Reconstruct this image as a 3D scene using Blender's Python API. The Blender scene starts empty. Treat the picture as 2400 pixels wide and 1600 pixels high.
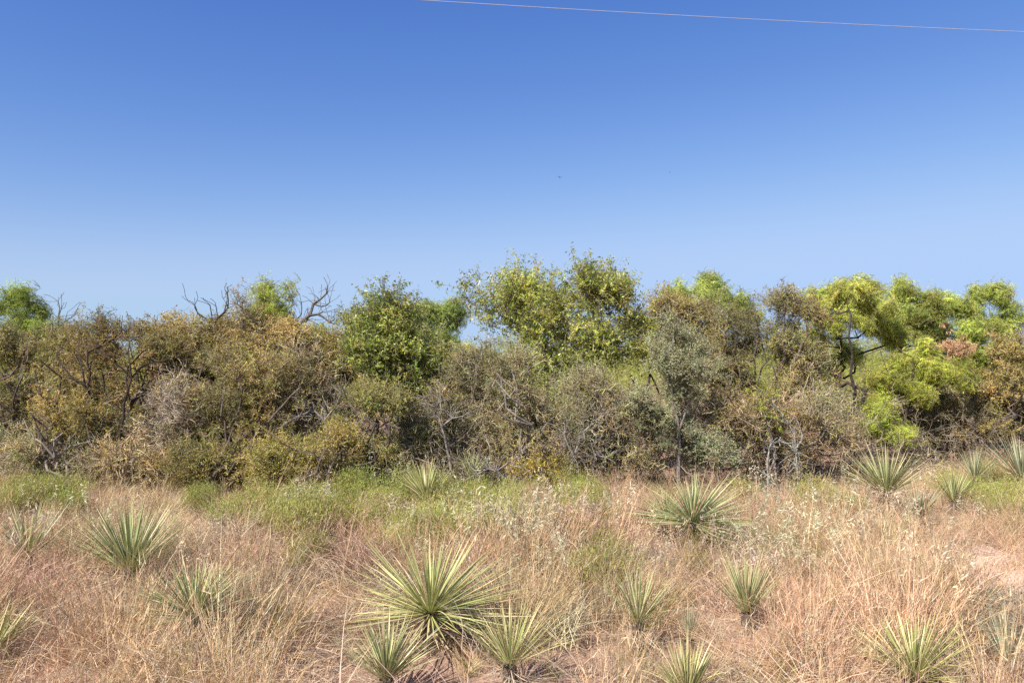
import bpy, math
import numpy as np

# ------------------------------------------------------------------ camera, sky, sun, exposure
scene = bpy.context.scene
COL = scene.collection
F, CX, HY, CAMZ = 1867.0, 1200.0, 850.0, 1.6          # photo focal length in its pixels, centre column, horizon row, eye height

cam_data = bpy.data.cameras.new("camera")
cam = bpy.data.objects.new("camera", cam_data)
COL.objects.link(cam)
cam.location = (0, 0, CAMZ)
cam.rotation_euler = (math.radians(90), 0, 0)
cam_data.sensor_width = 36.0
cam_data.lens = 36.0 * F / 2400.0
cam_data.shift_y = (HY - 800.0) / 2400.0
cam_data.clip_start = 0.05
cam_data.clip_end = 3000.0
scene.camera = cam

SUN = np.array([-0.50, -0.52, 0.74]); SUN = SUN / np.linalg.norm(SUN)
EXPOSURE = 0.95
SKY_STRENGTH = 0.10
world = bpy.data.worlds.new("World")
scene.world = world
world.use_nodes = True
wn = world.node_tree
for n in list(wn.nodes): wn.nodes.remove(n)
sky = wn.nodes.new("ShaderNodeTexSky")
sky.sky_type = 'NISHITA'
sky.sun_disc = False
sky.sun_elevation = math.asin(SUN[2])
sky.sun_rotation = math.atan2(SUN[0], SUN[1])
sky.altitude = 600
sky.air_density = 1.15
sky.dust_density = 0.1
sky.ozone_density = 3.0
bg = wn.nodes.new("ShaderNodeBackground")
bg.inputs['Strength'].default_value = SKY_STRENGTH
wo = wn.nodes.new("ShaderNodeOutputWorld")
# colour response of the clear dry sky: deeper blue overhead, pale blue low down
sc_ = wn.nodes.new("ShaderNodeSeparateColor"); cc_ = wn.nodes.new("ShaderNodeCombineColor")
wn.links.new(sky.outputs[0], sc_.inputs[0])
for k, (gam, c) in enumerate(((1.65, 0.34), (1.27, -0.12), (0.78, -0.07))):
    m1 = wn.nodes.new("ShaderNodeMath"); m1.operation = 'MULTIPLY'; m1.inputs[1].default_value = 0.154
    m2 = wn.nodes.new("ShaderNodeMath"); m2.operation = 'POWER'; m2.inputs[1].default_value = gam
    m3 = wn.nodes.new("ShaderNodeMath"); m3.operation = 'MULTIPLY'; m3.inputs[1].default_value = math.exp(c) / (SKY_STRENGTH * 2 ** EXPOSURE)
    wn.links.new(sc_.outputs[k], m1.inputs[0]); wn.links.new(m1.outputs[0], m2.inputs[0]); wn.links.new(m2.outputs[0], m3.inputs[0])
    m4 = wn.nodes.new("ShaderNodeMath"); m4.operation = 'SMOOTH_MIN'; m4.inputs[1].default_value = (0.455, 0.635, 0.97)[k] / (SKY_STRENGTH * 2 ** EXPOSURE); m4.inputs[2].default_value = 1.9
    wn.links.new(m3.outputs[0], m4.inputs[0]); wn.links.new(m4.outputs[0], cc_.inputs[k])
wn.links.new(cc_.outputs[0], bg.inputs[0])
wn.links.new(bg.outputs[0], wo.inputs[0])

sun_data = bpy.data.lights.new("sun", 'SUN')
sun_data.energy = 5.0
sun_data.angle = math.radians(0.5)
sun_data.color = (1.0, 0.95, 0.87)
sun = bpy.data.objects.new("sun", sun_data)
COL.objects.link(sun)
sun.location = tuple(SUN * 40)
from mathutils import Vector, Quaternion, Matrix
sun.rotation_euler = Vector(-SUN).to_track_quat('-Z', 'Y').to_euler()

scene.view_settings.view_transform = 'Standard'
scene.view_settings.look = 'None'
scene.view_settings.gamma = 1.0
scene.view_settings.exposure = EXPOSURE
scene.view_settings.use_curve_mapping = False
scene.render.engine = 'CYCLES'
scene.cycles.use_denoising = False
scene.cycles.use_adaptive_sampling = False
scene.cycles.max_bounces = 5
scene.cycles.diffuse_bounces = 3
scene.cycles.glossy_bounces = 1
scene.cycles.transmission_bounces = 3
scene.cycles.transparent_max_bounces = 4
scene.cycles.sample_clamp_indirect = 6.0

# ------------------------------------------------------------------ helpers
def at(px, py, Y):
    return np.array([(px - CX) / F * Y, Y, CAMZ - (py - HY) / F * Y])

def ground_h(x, y):
    x = np.asarray(x, float); y = np.asarray(y, float)
    h = (0.030 * np.sin(0.9 * x + 1.3) * np.cos(0.7 * y + 0.4) + 0.022 * np.sin(2.1 * x - 0.8 * y)
         + 0.014 * np.sin(3.7 * x + 2.9 * y + 1.0) + 0.008 * np.sin(7.3 * x - 6.1 * y))
    h = h + 0.09 * np.exp(-(((x - 3.75) / 0.75) ** 2 + ((y - 6.35) / 0.6) ** 2))
    h = h - 0.10 * np.clip((3.4 - y) / 1.5, 0, 1)
    far = np.clip((np.hypot(x, y) - 30) / 60, 0, 1)
    return h * (1 - far)

_K = np.random.default_rng(99).normal(size=(7, 3)); _PH = np.random.default_rng(98).uniform(0, 6.283, 7)
def wob(P, size):
    """smooth noise of about -1..1 with features of the given size in metres"""
    P = np.asarray(P, float); P = P if P.shape[-1] == 3 else np.concatenate([P, np.zeros((*P.shape[:-1], 1))], -1)
    a = np.sin(P @ (_K.T * 3.6 / size) + _PH)
    return (a.sum(-1) + 0.8 * np.sin(P @ (_K.T[:, ::-1] * 7.9 / size) + _PH[::-1]).sum(-1)) / 4.0

def unit(v):
    v = np.asarray(v, float)
    return v / np.maximum(np.linalg.norm(v, axis=-1, keepdims=True), 1e-9)

def perp(d, rng):
    r = rng.normal(size=d.shape)
    r = r - (r * d).sum(-1, keepdims=True) * d
    return unit(r)

class MB:
    """collects quads (n,4,3) with a material slot, a random value and an edge value per corner"""
    def __init__(self): self.q = []; self.m = []; self.r = []; self.e = []
    def quads(self, V, mat=0, rnd=None, edge=None):
        V = np.asarray(V, float)
        n = len(V)
        if n == 0: return
        self.q.append(V); self.m.append(np.full(n, mat, np.int32))
        r = np.zeros(n) if rnd is None else np.broadcast_to(rnd, (n,))
        self.r.append(np.repeat(r[:, None], 4, 1))
        self.e.append(np.zeros((n, 4)) if edge is None else np.broadcast_to(edge, (n, 4)))
    def tubes(self, P0, P1, R0, R1, sides=3, mat=0, rnd=None, rng=None):
        P0 = np.asarray(P0, float); P1 = np.asarray(P1, float)
        n = len(P0)
        if n == 0: return
        R0 = np.broadcast_to(R0, (n,)); R1 = np.broadcast_to(R1, (n,))
        d = unit(P1 - P0)
        a = np.where(np.abs(d[:, 2:3]) < 0.9, np.array([[0, 0, 1.0]]), np.array([[1.0, 0, 0]]))
        u = unit(np.cross(d, a)); v = np.cross(d, u)
        for k in range(sides):
            a0 = 2 * math.pi * k / sides; a1 = 2 * math.pi * (k + 1) / sides
            o0 = u * math.cos(a0) + v * math.sin(a0); o1 = u * math.cos(a1) + v * math.sin(a1)
            self.quads(np.stack([P0 + o0 * R0[:, None], P0 + o1 * R0[:, None], P1 + o1 * R1[:, None], P1 + o0 * R1[:, None]], 1), mat, rnd)
    def leaves(self, P, D, S, L, W, mat=0, rnd=None, fold=0.15):
        L = np.broadcast_to(L, (len(P),))[:, None]; W = np.broadcast_to(W, (len(P),))[:, None]
        N = np.cross(D, S)
        mid = P + D * L * 0.45 + N * W * fold
        self.quads(np.stack([P, mid + S * W * 0.5, P + D * L, mid - S * W * 0.5], 1), mat, rnd)
    def blades(self, P, D, L, W, B, seg=4, mat=0, rnd=None, S=None, rng=None, pw=0.7):
        """curved tapering strips: centre line P + D L t + B L t^2"""
        n = len(P)
        if n == 0: return
        L = np.broadcast_to(L, (n,))[:, None]; W = np.broadcast_to(W, (n,))[:, None]
        if S is None: S = perp(D, rng)
        prev = None
        for k in range(seg + 1):
            t = k / seg
            c = P + D * L * t + B * L * t * t
            w = W * 0.5 * max(0.06, (1 - t) ** pw)
            cur = (c - S * w, c + S * w)
            if prev is not None:
                self.quads(np.stack([prev[0], prev[1], cur[1], cur[0]], 1), mat, rnd)
            prev = cur
    def mesh(self, name, mats):
        Q = np.concatenate(self.q); n = len(Q)
        me = bpy.data.meshes.new(name)
        me.vertices.add(4 * n); me.loops.add(4 * n); me.polygons.add(n)
        me.vertices.foreach_set("co", Q.reshape(-1).astype(np.float32))
        me.loops.foreach_set("vertex_index", np.arange(4 * n, dtype=np.int32))
        me.polygons.foreach_set("loop_start", np.arange(0, 4 * n, 4, dtype=np.int32))
        me.polygons.foreach_set("material_index", np.concatenate(self.m))
        for nm, arr in (("rnd", self.r), ("edge", self.e)):
            a = me.attributes.new(nm, 'FLOAT', 'POINT')
            a.data.foreach_set("value", np.concatenate(arr).reshape(-1).astype(np.float32))
        for m in mats: me.materials.append(m)
        me.update()
        return me

def link(name, me, parent=None):
    o = bpy.data.objects.new(name, me); COL.objects.link(o)
    if parent is not None: o.parent = parent
    return o

def tag(o, label=None, cat=None, group=None, kind=None):
    if label: o['label'] = label
    if cat: o['category'] = cat
    if group: o['group'] = group
    if kind: o['kind'] = kind
    return o

def empty(name, loc, label, cat, group=None):
    o = bpy.data.objects.new(name, None); COL.objects.link(o)
    o.empty_display_size = 0.1
    o.location = tuple(loc)
    return tag(o, label, cat, group)

# ------------------------------------------------------------------ materials
def new_mat(name):
    m = bpy.data.materials.new(name); m.use_nodes = True
    nt = m.node_tree
    for n in list(nt.nodes): nt.nodes.remove(n)
    return m, nt, nt.nodes.new("ShaderNodeOutputMaterial")

def ramp(nt, cols, interp='LINEAR'):
    r = nt.nodes.new("ShaderNodeValToRGB")
    el = r.color_ramp.elements
    r.color_ramp.interpolation = interp
    while len(el) < len(cols): el.new(0.5)
    for i, c in enumerate(cols):
        el[i].position = i / max(1, len(cols) - 1) if interp == 'LINEAR' else i / len(cols)
        el[i].color = (*c, 1)
    return r

def mul(nt, a, b, fac=1.0):
    m = nt.nodes.new("ShaderNodeMix"); m.data_type = 'RGBA'; m.blend_type = 'MULTIPLY'
    m.inputs[0].default_value = fac
    nt.links.new(a, m.inputs[6])
    if hasattr(b, 'links'): nt.links.new(b, m.inputs[7])
    else: m.inputs[7].default_value = (*b, 1)
    return m.outputs[2]

def plant_mat(name, cols, translucency=0.25, rough=0.6, tint=True, noise_scale=1.2, noise_amt=0.35, interp='LINEAR', spec=0.3):
    m, nt, out = new_mat(name)
    at_ = nt.nodes.new("ShaderNodeAttribute"); at_.attribute_name = "rnd"
    r = ramp(nt, cols, interp)
    nt.links.new(at_.outputs['Fac'], r.inputs[0])
    col = r.outputs[0]
    if tint:
        t = nt.nodes.new("ShaderNodeAttribute"); t.attribute_type = 'INSTANCER'; t.attribute_name = "tint"
        col = mul(nt, col, t.outputs['Color'])
    g = nt.nodes.new("ShaderNodeNewGeometry")
    nz = nt.nodes.new("ShaderNodeTexNoise"); nz.inputs['Scale'].default_value = noise_scale; nz.inputs['Detail'].default_value = 3
    nt.links.new(g.outputs['Position'], nz.inputs['Vector'])
    mr = nt.nodes.new("ShaderNodeMapRange")
    mr.inputs[1].default_value = 0.3; mr.inputs[2].default_value = 0.7
    mr.inputs[3].default_value = 1 - noise_amt; mr.inputs[4].default_value = 1 + noise_amt
    nt.links.new(nz.outputs[0], mr.inputs[0])
    cb = nt.nodes.new("ShaderNodeCombineColor")
    for k in range(3): nt.links.new(mr.outputs[0], cb.inputs[k])
    vm = nt.nodes.new("ShaderNodeVectorMath"); vm.operation = 'MULTIPLY'
    nt.links.new(col, vm.inputs[0]); nt.links.new(cb.outputs[0], vm.inputs[1])
    col = vm.outputs[0]
    p = nt.nodes.new("ShaderNodeBsdfPrincipled")
    p.inputs['Roughness'].default_value = rough
    p.inputs['Specular IOR Level'].default_value = spec
    nt.links.new(col, p.inputs['Base Color'])
    if translucency > 0:
        tr = nt.nodes.new("ShaderNodeBsdfTranslucent")
        nt.links.new(col, tr.inputs[0])
        mx = nt.nodes.new("ShaderNodeMixShader"); mx.inputs[0].default_value = translucency
        nt.links.new(p.outputs[0], mx.inputs[1]); nt.links.new(tr.outputs[0], mx.inputs[2])
        nt.links.new(mx.outputs[0], out.inputs[0])
    else:
        nt.links.new(p.outputs[0], out.inputs[0])
    return m

def bark_mat(name, c1, c2, scale=40.0):
    m, nt, out = new_mat(name)
    g = nt.nodes.new("ShaderNodeNewGeometry")
    nz = nt.nodes.new("ShaderNodeTexNoise"); nz.inputs['Scale'].default_value = scale; nz.inputs['Detail'].default_value = 5
    nt.links.new(g.outputs['Position'], nz.inputs['Vector'])
    r = ramp(nt, [c1, c1, c2, c2]); nt.links.new(nz.outputs[0], r.inputs[0])
    p = nt.nodes.new("ShaderNodeBsdfPrincipled"); p.inputs['Roughness'].default_value = 0.85
    p.inputs['Specular IOR Level'].default_value = 0.2
    nt.links.new(r.outputs[0], p.inputs['Base Color'])
    b = nt.nodes.new("ShaderNodeBump"); b.inputs['Strength'].default_value = 0.6; b.inputs['Distance'].default_value = 0.01
    nt.links.new(nz.outputs[0], b.inputs['Height']); nt.links.new(b.outputs[0], p.inputs['Normal'])
    nt.links.new(p.outputs[0], out.inputs[0])
    return m

M = {}
M['bark'] = bark_mat("bark_brown", (0.055, 0.040, 0.032), (0.15, 0.115, 0.09))
M['bark_dark'] = bark_mat("bark_dark", (0.022, 0.017, 0.015), (0.07, 0.052, 0.042))
M['bark_grey'] = bark_mat("bark_grey", (0.12, 0.10, 0.085), (0.27, 0.235, 0.20))
M['bark_dead'] = bark_mat("bark_dead", (0.085, 0.070, 0.062), (0.19, 0.165, 0.145))
M['lichen'] = bark_mat("bark_lichen", (0.12, 0.105, 0.09), (0.42, 0.42, 0.37), 22)
M['twig'] = plant_mat("twig_brown", [(0.13, 0.09, 0.068), (0.25, 0.19, 0.145), (0.43, 0.35, 0.28)], 0, 0.8)
M['twig_grey'] = plant_mat("twig_greybrown", [(0.15, 0.115, 0.092), (0.31, 0.245, 0.20), (0.50, 0.42, 0.35)], 0, 0.8)
M['leaf_olive'] = plant_mat("leaf_olive", [(0.15, 0.15, 0.035), (0.30, 0.265, 0.06), (0.44, 0.35, 0.09), (0.22, 0.24, 0.05), (0.37, 0.27, 0.09)], 0.3, 0.5)
M['leaf_rust'] = plant_mat("leaf_rust", [(0.40, 0.25, 0.11), (0.42, 0.33, 0.12), (0.26, 0.18, 0.08), (0.32, 0.31, 0.09)], 0.25, 0.6)
M['leaf_silver'] = plant_mat("leaf_silver", [(0.24, 0.26, 0.14), (0.40, 0.42, 0.27), (0.31, 0.31, 0.16)], 0.15, 0.5)
M['leaf_green'] = plant_mat("leaf_green", [(0.17, 0.24, 0.035), (0.33, 0.38, 0.06), (0.24, 0.31, 0.045), (0.50, 0.48, 0.12), (0.12, 0.19, 0.03)], 0.45, 0.4, spec=0.5)
M['leaf_mesquite'] = plant_mat("leaf_mesquite", [(0.32, 0.40, 0.07), (0.46, 0.53, 0.09), (0.57, 0.58, 0.12), (0.38, 0.45, 0.085)], 0.4, 0.5)
M['leaf_yellow'] = plant_mat("leaf_yellow", [(0.38, 0.32, 0.05), (0.55, 0.43, 0.08), (0.30, 0.29, 0.05)], 0.35, 0.5)
M['leaf_orange'] = plant_mat("leaf_dead_orange", [(0.66, 0.38, 0.19), (0.80, 0.53, 0.31)], 0.25, 0.6)
STRAW = [(0.36, 0.20, 0.11), (0.64, 0.42, 0.25), (0.78, 0.56, 0.37), (0.52, 0.29, 0.15), (0.76, 0.60, 0.41), (0.36, 0.30, 0.22)]
M['straw'] = plant_mat("straw", STRAW, 0.25, 0.6, noise_scale=0.8, noise_amt=0.2)
M['blond'] = plant_mat("straw_blond", [(0.52, 0.33, 0.18), (0.76, 0.55, 0.33), (0.86, 0.68, 0.45), (0.62, 0.46, 0.23)], 0.25, 0.55, noise_scale=0.8, noise_amt=0.15)
M['litter'] = plant_mat("straw_litter", [(0.17, 0.11, 0.08), (0.44, 0.32, 0.24), (0.68, 0.54, 0.43), (0.30, 0.19, 0.13)], 0.15, 0.75, noise_scale=1.0, noise_amt=0.25)
M['broom'] = plant_mat("broomweed_green", [(0.28, 0.31, 0.07), (0.37, 0.40, 0.10), (0.45, 0.45, 0.13), (0.34, 0.30, 0.11)], 0.35, 0.6, noise_scale=1.5, noise_amt=0.2)
M['broomstem'] = plant_mat("broomweed_stem", [(0.20, 0.11, 0.07), (0.34, 0.22, 0.14)], 0.1, 0.8)
M['fluff'] = plant_mat("seed_fluff", [(0.56, 0.47, 0.33), (0.74, 0.64, 0.47), (0.64, 0.54, 0.38)], 0.35, 0.8, noise_amt=0.1)
M['greyforb'] = plant_mat("grey_forb", [(0.28, 0.25, 0.20), (0.46, 0.42, 0.35), (0.34, 0.30, 0.22)], 0.15, 0.8)
M['greengrass'] = plant_mat("green_grass", [(0.16, 0.20, 0.04), (0.28, 0.29, 0.07), (0.40, 0.35, 0.12)], 0.3, 0.6)

# yucca leaf: colour per leaf from the object colour, paler margins
m, nt, out = new_mat("yucca_leaf")
oi = nt.nodes.new("ShaderNodeObjectInfo")
ea = nt.nodes.new("ShaderNodeAttribute"); ea.attribute_name = "edge"
ra = nt.nodes.new("ShaderNodeAttribute"); ra.attribute_name = "rnd"
mx = nt.nodes.new("ShaderNodeMix"); mx.data_type = 'RGBA'
pw = nt.nodes.new("ShaderNodeMath"); pw.operation = 'POWER'; pw.inputs[1].default_value = 3.0
nt.links.new(ea.outputs['Fac'], pw.inputs[0])
pm = nt.nodes.new("ShaderNodeMath"); pm.operation = 'MULTIPLY'; pm.inputs[1].default_value = 0.55
nt.links.new(pw.outputs[0], pm.inputs[0])
nt.links.new(pm.outputs[0], mx.inputs[0]); nt.links.new(oi.outputs['Color'], mx.inputs[6]); mx.inputs[7].default_value = (0.50, 0.46, 0.24, 1)
tip = nt.nodes.new("ShaderNodeMix"); tip.data_type = 'RGBA'                     # rnd on this mesh = 0 at the base, 1 at the tip
tp = nt.nodes.new("ShaderNodeMath"); tp.operation = 'POWER'; tp.inputs[1].default_value = 7.0
nt.links.new(ra.outputs['Fac'], tp.inputs[0]); nt.links.new(tp.outputs[0], tip.inputs[0])
nt.links.new(mx.outputs[2], tip.inputs[6]); tip.inputs[7].default_value = (0.42, 0.24, 0.13, 1)
tc = nt.nodes.new("ShaderNodeTexCoord"); mp = nt.nodes.new("ShaderNodeMapping"); mp.inputs['Scale'].default_value = (60, 60, 3)
nt.links.new(tc.outputs['Object'], mp.inputs[0])
nz = nt.nodes.new("ShaderNodeTexNoise"); nz.inputs['Scale'].default_value = 1.5; nt.links.new(mp.outputs[0], nz.inputs['Vector'])
mr = nt.nodes.new("ShaderNodeMapRange"); mr.inputs[3].default_value = 0.6; mr.inputs[4].default_value = 1.4
nt.links.new(nz.outputs[0], mr.inputs[0])
vm = nt.nodes.new("ShaderNodeVectorMath"); vm.operation = 'SCALE'
nt.links.new(tip.outputs[2], vm.inputs[0]); nt.links.new(mr.outputs[0], vm.inputs['Scale'])
p = nt.nodes.new("ShaderNodeBsdfPrincipled"); p.inputs['Roughness'].default_value = 0.42; p.inputs['Specular IOR Level'].default_value = 0.45
nt.links.new(vm.outputs[0], p.inputs['Base Color'])
tr = nt.nodes.new("ShaderNodeBsdfTranslucent"); nt.links.new(vm.outputs[0], tr.inputs[0])
ms = nt.nodes.new("ShaderNodeMixShader"); ms.inputs[0].default_value = 0.15
nt.links.new(p.outputs[0], ms.inputs[1]); nt.links.new(tr.outputs[0], ms.inputs[2]); nt.links.new(ms.outputs[0], out.inputs[0])
M['yucca'] = m

# ground: sandy red-brown soil under litter
m, nt, out = new_mat("ground_soil")
g = nt.nodes.new("ShaderNodeNewGeometry")
n1 = nt.nodes.new("ShaderNodeTexNoise"); n1.inputs['Scale'].default_value = 1.3; n1.inputs['Detail'].default_value = 6
n2 = nt.nodes.new("ShaderNodeTexNoise"); n2.inputs['Scale'].default_value = 60; n2.inputs['Detail'].default_value = 6
nt.links.new(g.outputs['Position'], n1.inputs['Vector']); nt.links.new(g.outputs['Position'], n2.inputs['Vector'])
r1 = ramp(nt, [(0.26, 0.165, 0.115), (0.34, 0.215, 0.155), (0.44, 0.285, 0.215)])
nt.links.new(n1.outputs[0], r1.inputs[0])
sep = nt.nodes.new("ShaderNodeVectorMath"); sep.operation = 'DISTANCE'; sep.inputs[1].default_value = (3.75, 6.2, 0.1)
nt.links.new(g.outputs['Position'], sep.inputs[0])
mr = nt.nodes.new("ShaderNodeMapRange"); mr.inputs[1].default_value = 0.5; mr.inputs[2].default_value = 1.4; mr.inputs[3].default_value = 1; mr.inputs[4].default_value = 0
nt.links.new(sep.outputs['Value'], mr.inputs[0])
mx = nt.nodes.new("ShaderNodeMix"); mx.data_type = 'RGBA'
nt.links.new(mr.outputs[0], mx.inputs[0]); nt.links.new(r1.outputs[0], mx.inputs[6]); mx.inputs[7].default_value = (0.62, 0.40, 0.30, 1)
r2 = ramp(nt, [(0.5, 0.5, 0.5), (1, 1, 1), (1.0, 0.98, 0.95)])
nt.links.new(n2.outputs[0], r2.inputs[0])
c = mul(nt, mx.outputs[2], r2.outputs[0], 0.8)
p = nt.nodes.new("ShaderNodeBsdfPrincipled"); p.inputs['Roughness'].default_value = 0.95; p.inputs['Specular IOR Level'].default_value = 0.1
nt.links.new(c, p.inputs['Base Color'])
b = nt.nodes.new("ShaderNodeBump"); b.inputs['Strength'].default_value = 0.8; b.inputs['Distance'].default_value = 0.02
nt.links.new(n2.outputs[0], b.inputs['Height']); nt.links.new(b.outputs[0], p.inputs['Normal'])
nt.links.new(p.outputs[0], out.inputs[0])
M['ground'] = m

def flat_mat(name, c, rough=0.7, metal=0.0):
    m, nt, out = new_mat(name)
    g = nt.nodes.new("ShaderNodeNewGeometry")
    nz = nt.nodes.new("ShaderNodeTexNoise"); nz.inputs['Scale'].default_value = 8
    nt.links.new(g.outputs['Position'], nz.inputs['Vector'])
    r = ramp(nt, [tuple(0.8 * v for v in c), c]); nt.links.new(nz.outputs[0], r.inputs[0])
    p = nt.nodes.new("ShaderNodeBsdfPrincipled"); p.inputs['Roughness'].default_value = rough; p.inputs['Metallic'].default_value = metal
    nt.links.new(r.outputs[0], p.inputs['Base Color']); nt.links.new(p.outputs[0], out.inputs[0])
    return m
M['wire'] = flat_mat("aluminium_wire", (0.45, 0.47, 0.54), 0.5, 0.0)
M['bird'] = flat_mat("dark_plumage", (0.035, 0.03, 0.03), 0.8)

# ------------------------------------------------------------------ the ground sheet
def axis_steps(lo, hi, near_lo, near_hi, fine, coarse_n):
    a = np.arange(near_lo, near_hi + 1e-6, fine)
    left = near_lo - np.geomspace(fine * 2, near_lo - lo, coarse_n)[::-1] if lo < near_lo else np.array([])
    right = near_hi + np.geomspace(fine * 2, hi - near_hi, coarse_n)
    return np.concatenate([left, a, right])
gx = axis_steps(-1500, 1500, -14, 14, 0.14, 26)
gy = axis_steps(-1500, 1500, 0, 18, 0.14, 26)
X, Yg = np.meshgrid(gx, gy, indexing='ij')
rgn = np.random.default_rng(3)
Z = ground_h(X, Yg) + rgn.normal(0, 0.006, X.shape) * (np.abs(X) < 15) * (Yg < 20)
nx, ny = len(gx), len(gy)
idx = np.arange(nx * ny).reshape(nx, ny)
faces = np.stack([idx[:-1, :-1], idx[1:, :-1], idx[1:, 1:], idx[:-1, 1:]], -1).reshape(-1, 4)
me = bpy.data.meshes.new("ground")
me.from_pydata(np.stack([X, Yg, Z], -1).reshape(-1, 3).tolist(), [], faces.tolist())
me.polygons.foreach_set("use_smooth", np.ones(len(me.polygons), bool))
me.materials.append(M['ground'])
tag(link("ground", me), kind='structure')

# ------------------------------------------------------------------ instancing of sprays and tufts (stuff and foliage only)
PROTO = {}
def register(kind, meshes):
    c = bpy.data.collections.new("proto_" + kind)            # never linked to the scene
    for i, me in enumerate(meshes):
        c.objects.link(bpy.data.objects.new("proto_%s_%02d" % (kind, i), me))
    ng = bpy.data.node_groups.new("scatter_" + kind, 'GeometryNodeTree')
    ng.interface.new_socket("Geometry", in_out='INPUT', socket_type='NodeSocketGeometry')
    ng.interface.new_socket("Geometry", in_out='OUTPUT', socket_type='NodeSocketGeometry')
    gi = ng.nodes.new("NodeGroupInput"); go = ng.nodes.new("NodeGroupOutput")
    iop = ng.nodes.new("GeometryNodeInstanceOnPoints")
    ci = ng.nodes.new("GeometryNodeCollectionInfo"); ci.inputs['Collection'].default_value = c
    ci.inputs['Separate Children'].default_value = True; ci.inputs['Reset Children'].default_value = True
    def named(nm, ty):
        n = ng.nodes.new("GeometryNodeInputNamedAttribute"); n.data_type = ty; n.inputs['Name'].default_value = nm
        return [s for s in n.outputs if s.name == 'Attribute' and s.enabled][0]
    iop.inputs['Pick Instance'].default_value = True
    L = ng.links
    L.new(gi.outputs[0], iop.inputs['Points']); L.new(ci.outputs[0], iop.inputs['Instance'])
    L.new(named("idx", 'INT'), iop.inputs['Instance Index'])
    L.new(named("rot", 'QUATERNION'), iop.inputs['Rotation'])
    L.new(named("scl", 'FLOAT_VECTOR'), iop.inputs['Scale'])
    L.new(iop.outputs[0], go.inputs[0])
    PROTO[kind] = (ng, len(meshes))

def quats(D, spin):
    """rotation taking +Z to D after a spin about Z (w,x,y,z)"""
    D = unit(D)
    w = 1 + D[:, 2]; q = np.stack([w, -D[:, 1], D[:, 0], np.zeros(len(D))], 1)
    q[w < 1e-6] = (0, 1, 0, 0)
    q = q / np.linalg.norm(q, axis=1, keepdims=True)
    c, s = np.cos(spin / 2), np.sin(spin / 2)
    return np.stack([q[:, 0] * c - q[:, 3] * s, q[:, 1] * c + q[:, 2] * s, q[:, 2] * c - q[:, 1] * s, q[:, 0] * s + q[:, 3] * c], 1)

def scatter(name, kind, P, D, scl, tint, rng, parent=None, idx=None):
    n = len(P)
    ng, k = PROTO[kind]
    me = bpy.data.meshes.new(name)
    me.vertices.add(n)
    me.vertices.foreach_set("co", np.asarray(P, np.float32).reshape(-1))
    a = me.attributes.new("rot", 'QUATERNION', 'POINT'); a.data.foreach_set("value", quats(D, rng.uniform(0, 6.283, n)).astype(np.float32).reshape(-1))
    s = np.asarray(scl, float); s = np.broadcast_to(s[:, None] if s.ndim == 1 else s, (n, 3))
    a = me.attributes.new("scl", 'FLOAT_VECTOR', 'POINT'); a.data.foreach_set("vector", np.ascontiguousarray(s, np.float32).reshape(-1))
    a = me.attributes.new("idx", 'INT', 'POINT'); a.data.foreach_set("value", (rng.integers(0, k, n) if idx is None else idx).astype(np.int32))
    a = me.attributes.new("tint", 'FLOAT_VECTOR', 'POINT'); a.data.foreach_set("vector", np.ascontiguousarray(np.broadcast_to(tint, (n, 3)), np.float32).reshape(-1))
    o = link(name, me, parent)
    md = o.modifiers.new("scatter", 'NODES'); md.node_group = ng
    return o

# ------------------------------------------------------------------ leafy twig sprays of every species
def spray(rng, length, n_side, side_len, n_leaf, leaf, r=0.0022, droop=0.0, leafmat=1, leaf_spread=1.0, thorn=False, wiggle=0.25, leaf_down=0.0):
    """one twig with side twigs and leaves; material 0 = twig, 1 = leaf"""
    mb = MB()
    def line(p0, d, L, nseg, wig):
        pts = [np.array(p0)]; d = np.array(d, float)
        for _ in range(nseg):
            d = unit(d + rng.normal(0, wig, 3) + np.array([0, 0, -droop]))
            pts.append(pts[-1] + d * L / nseg)
        return np.array(pts)
    lines = [line((0, 0, 0), (0, 0, 1), length, 5, wiggle)]
    main = lines[0]
    for _ in range(n_side):
        t = rng.uniform(0.05, 0.95) * 5; i = int(t); f = t - i
        p = main[i] * (1 - f) + main[min(5, i + 1)] * f
        d0 = unit(main[min(5, i + 1)] - main[i]); d = unit(d0 * rng.uniform(0.1, 0.9) + perp(d0[None], rng)[0] * rng.uniform(0.5, 1.2))
        lines.append(line(p, d, side_len * rng.uniform(0.4, 1.2), 3, wiggle))
    P0, P1, R0, R1, A = [], [], [], [], []
    for li, pts in enumerate(lines):
        rr = r if li == 0 else r * 0.62
        n = len(pts) - 1
        for i in range(n):
            P0.append(pts[i]); P1.append(pts[i + 1]); R0.append(rr * (1 - 0.7 * i / n)); R1.append(rr * (1 - 0.7 * (i + 1) / n))
    P0 = np.array(P0); P1 = np.array(P1)
    mb.tubes(P0, P1, np.array(R0), np.array(R1), 3, 0, rng.uniform(0, 1, len(P0)))
    if n_leaf:
        k = rng.integers(0, len(P0), n_leaf); t = rng.uniform(0, 1, (n_leaf, 1))
        P = P0[k] * (1 - t) + P1[k] * t
        d0 = unit(P1[k] - P0[k])
        D = unit(d0 * rng.uniform(0.1, 0.9, (n_leaf, 1)) + perp(d0, rng) * leaf_spread + np.array([0, 0, -leaf_down]))
        S = perp(D, rng)
        lw = rng.uniform(0.65, 1.15, n_leaf)
        mb.leaves(P, D, S, leaf[0] * lw, leaf[1] * lw, leafmat, rng.uniform(0, 1, n_leaf))
    return mb

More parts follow.
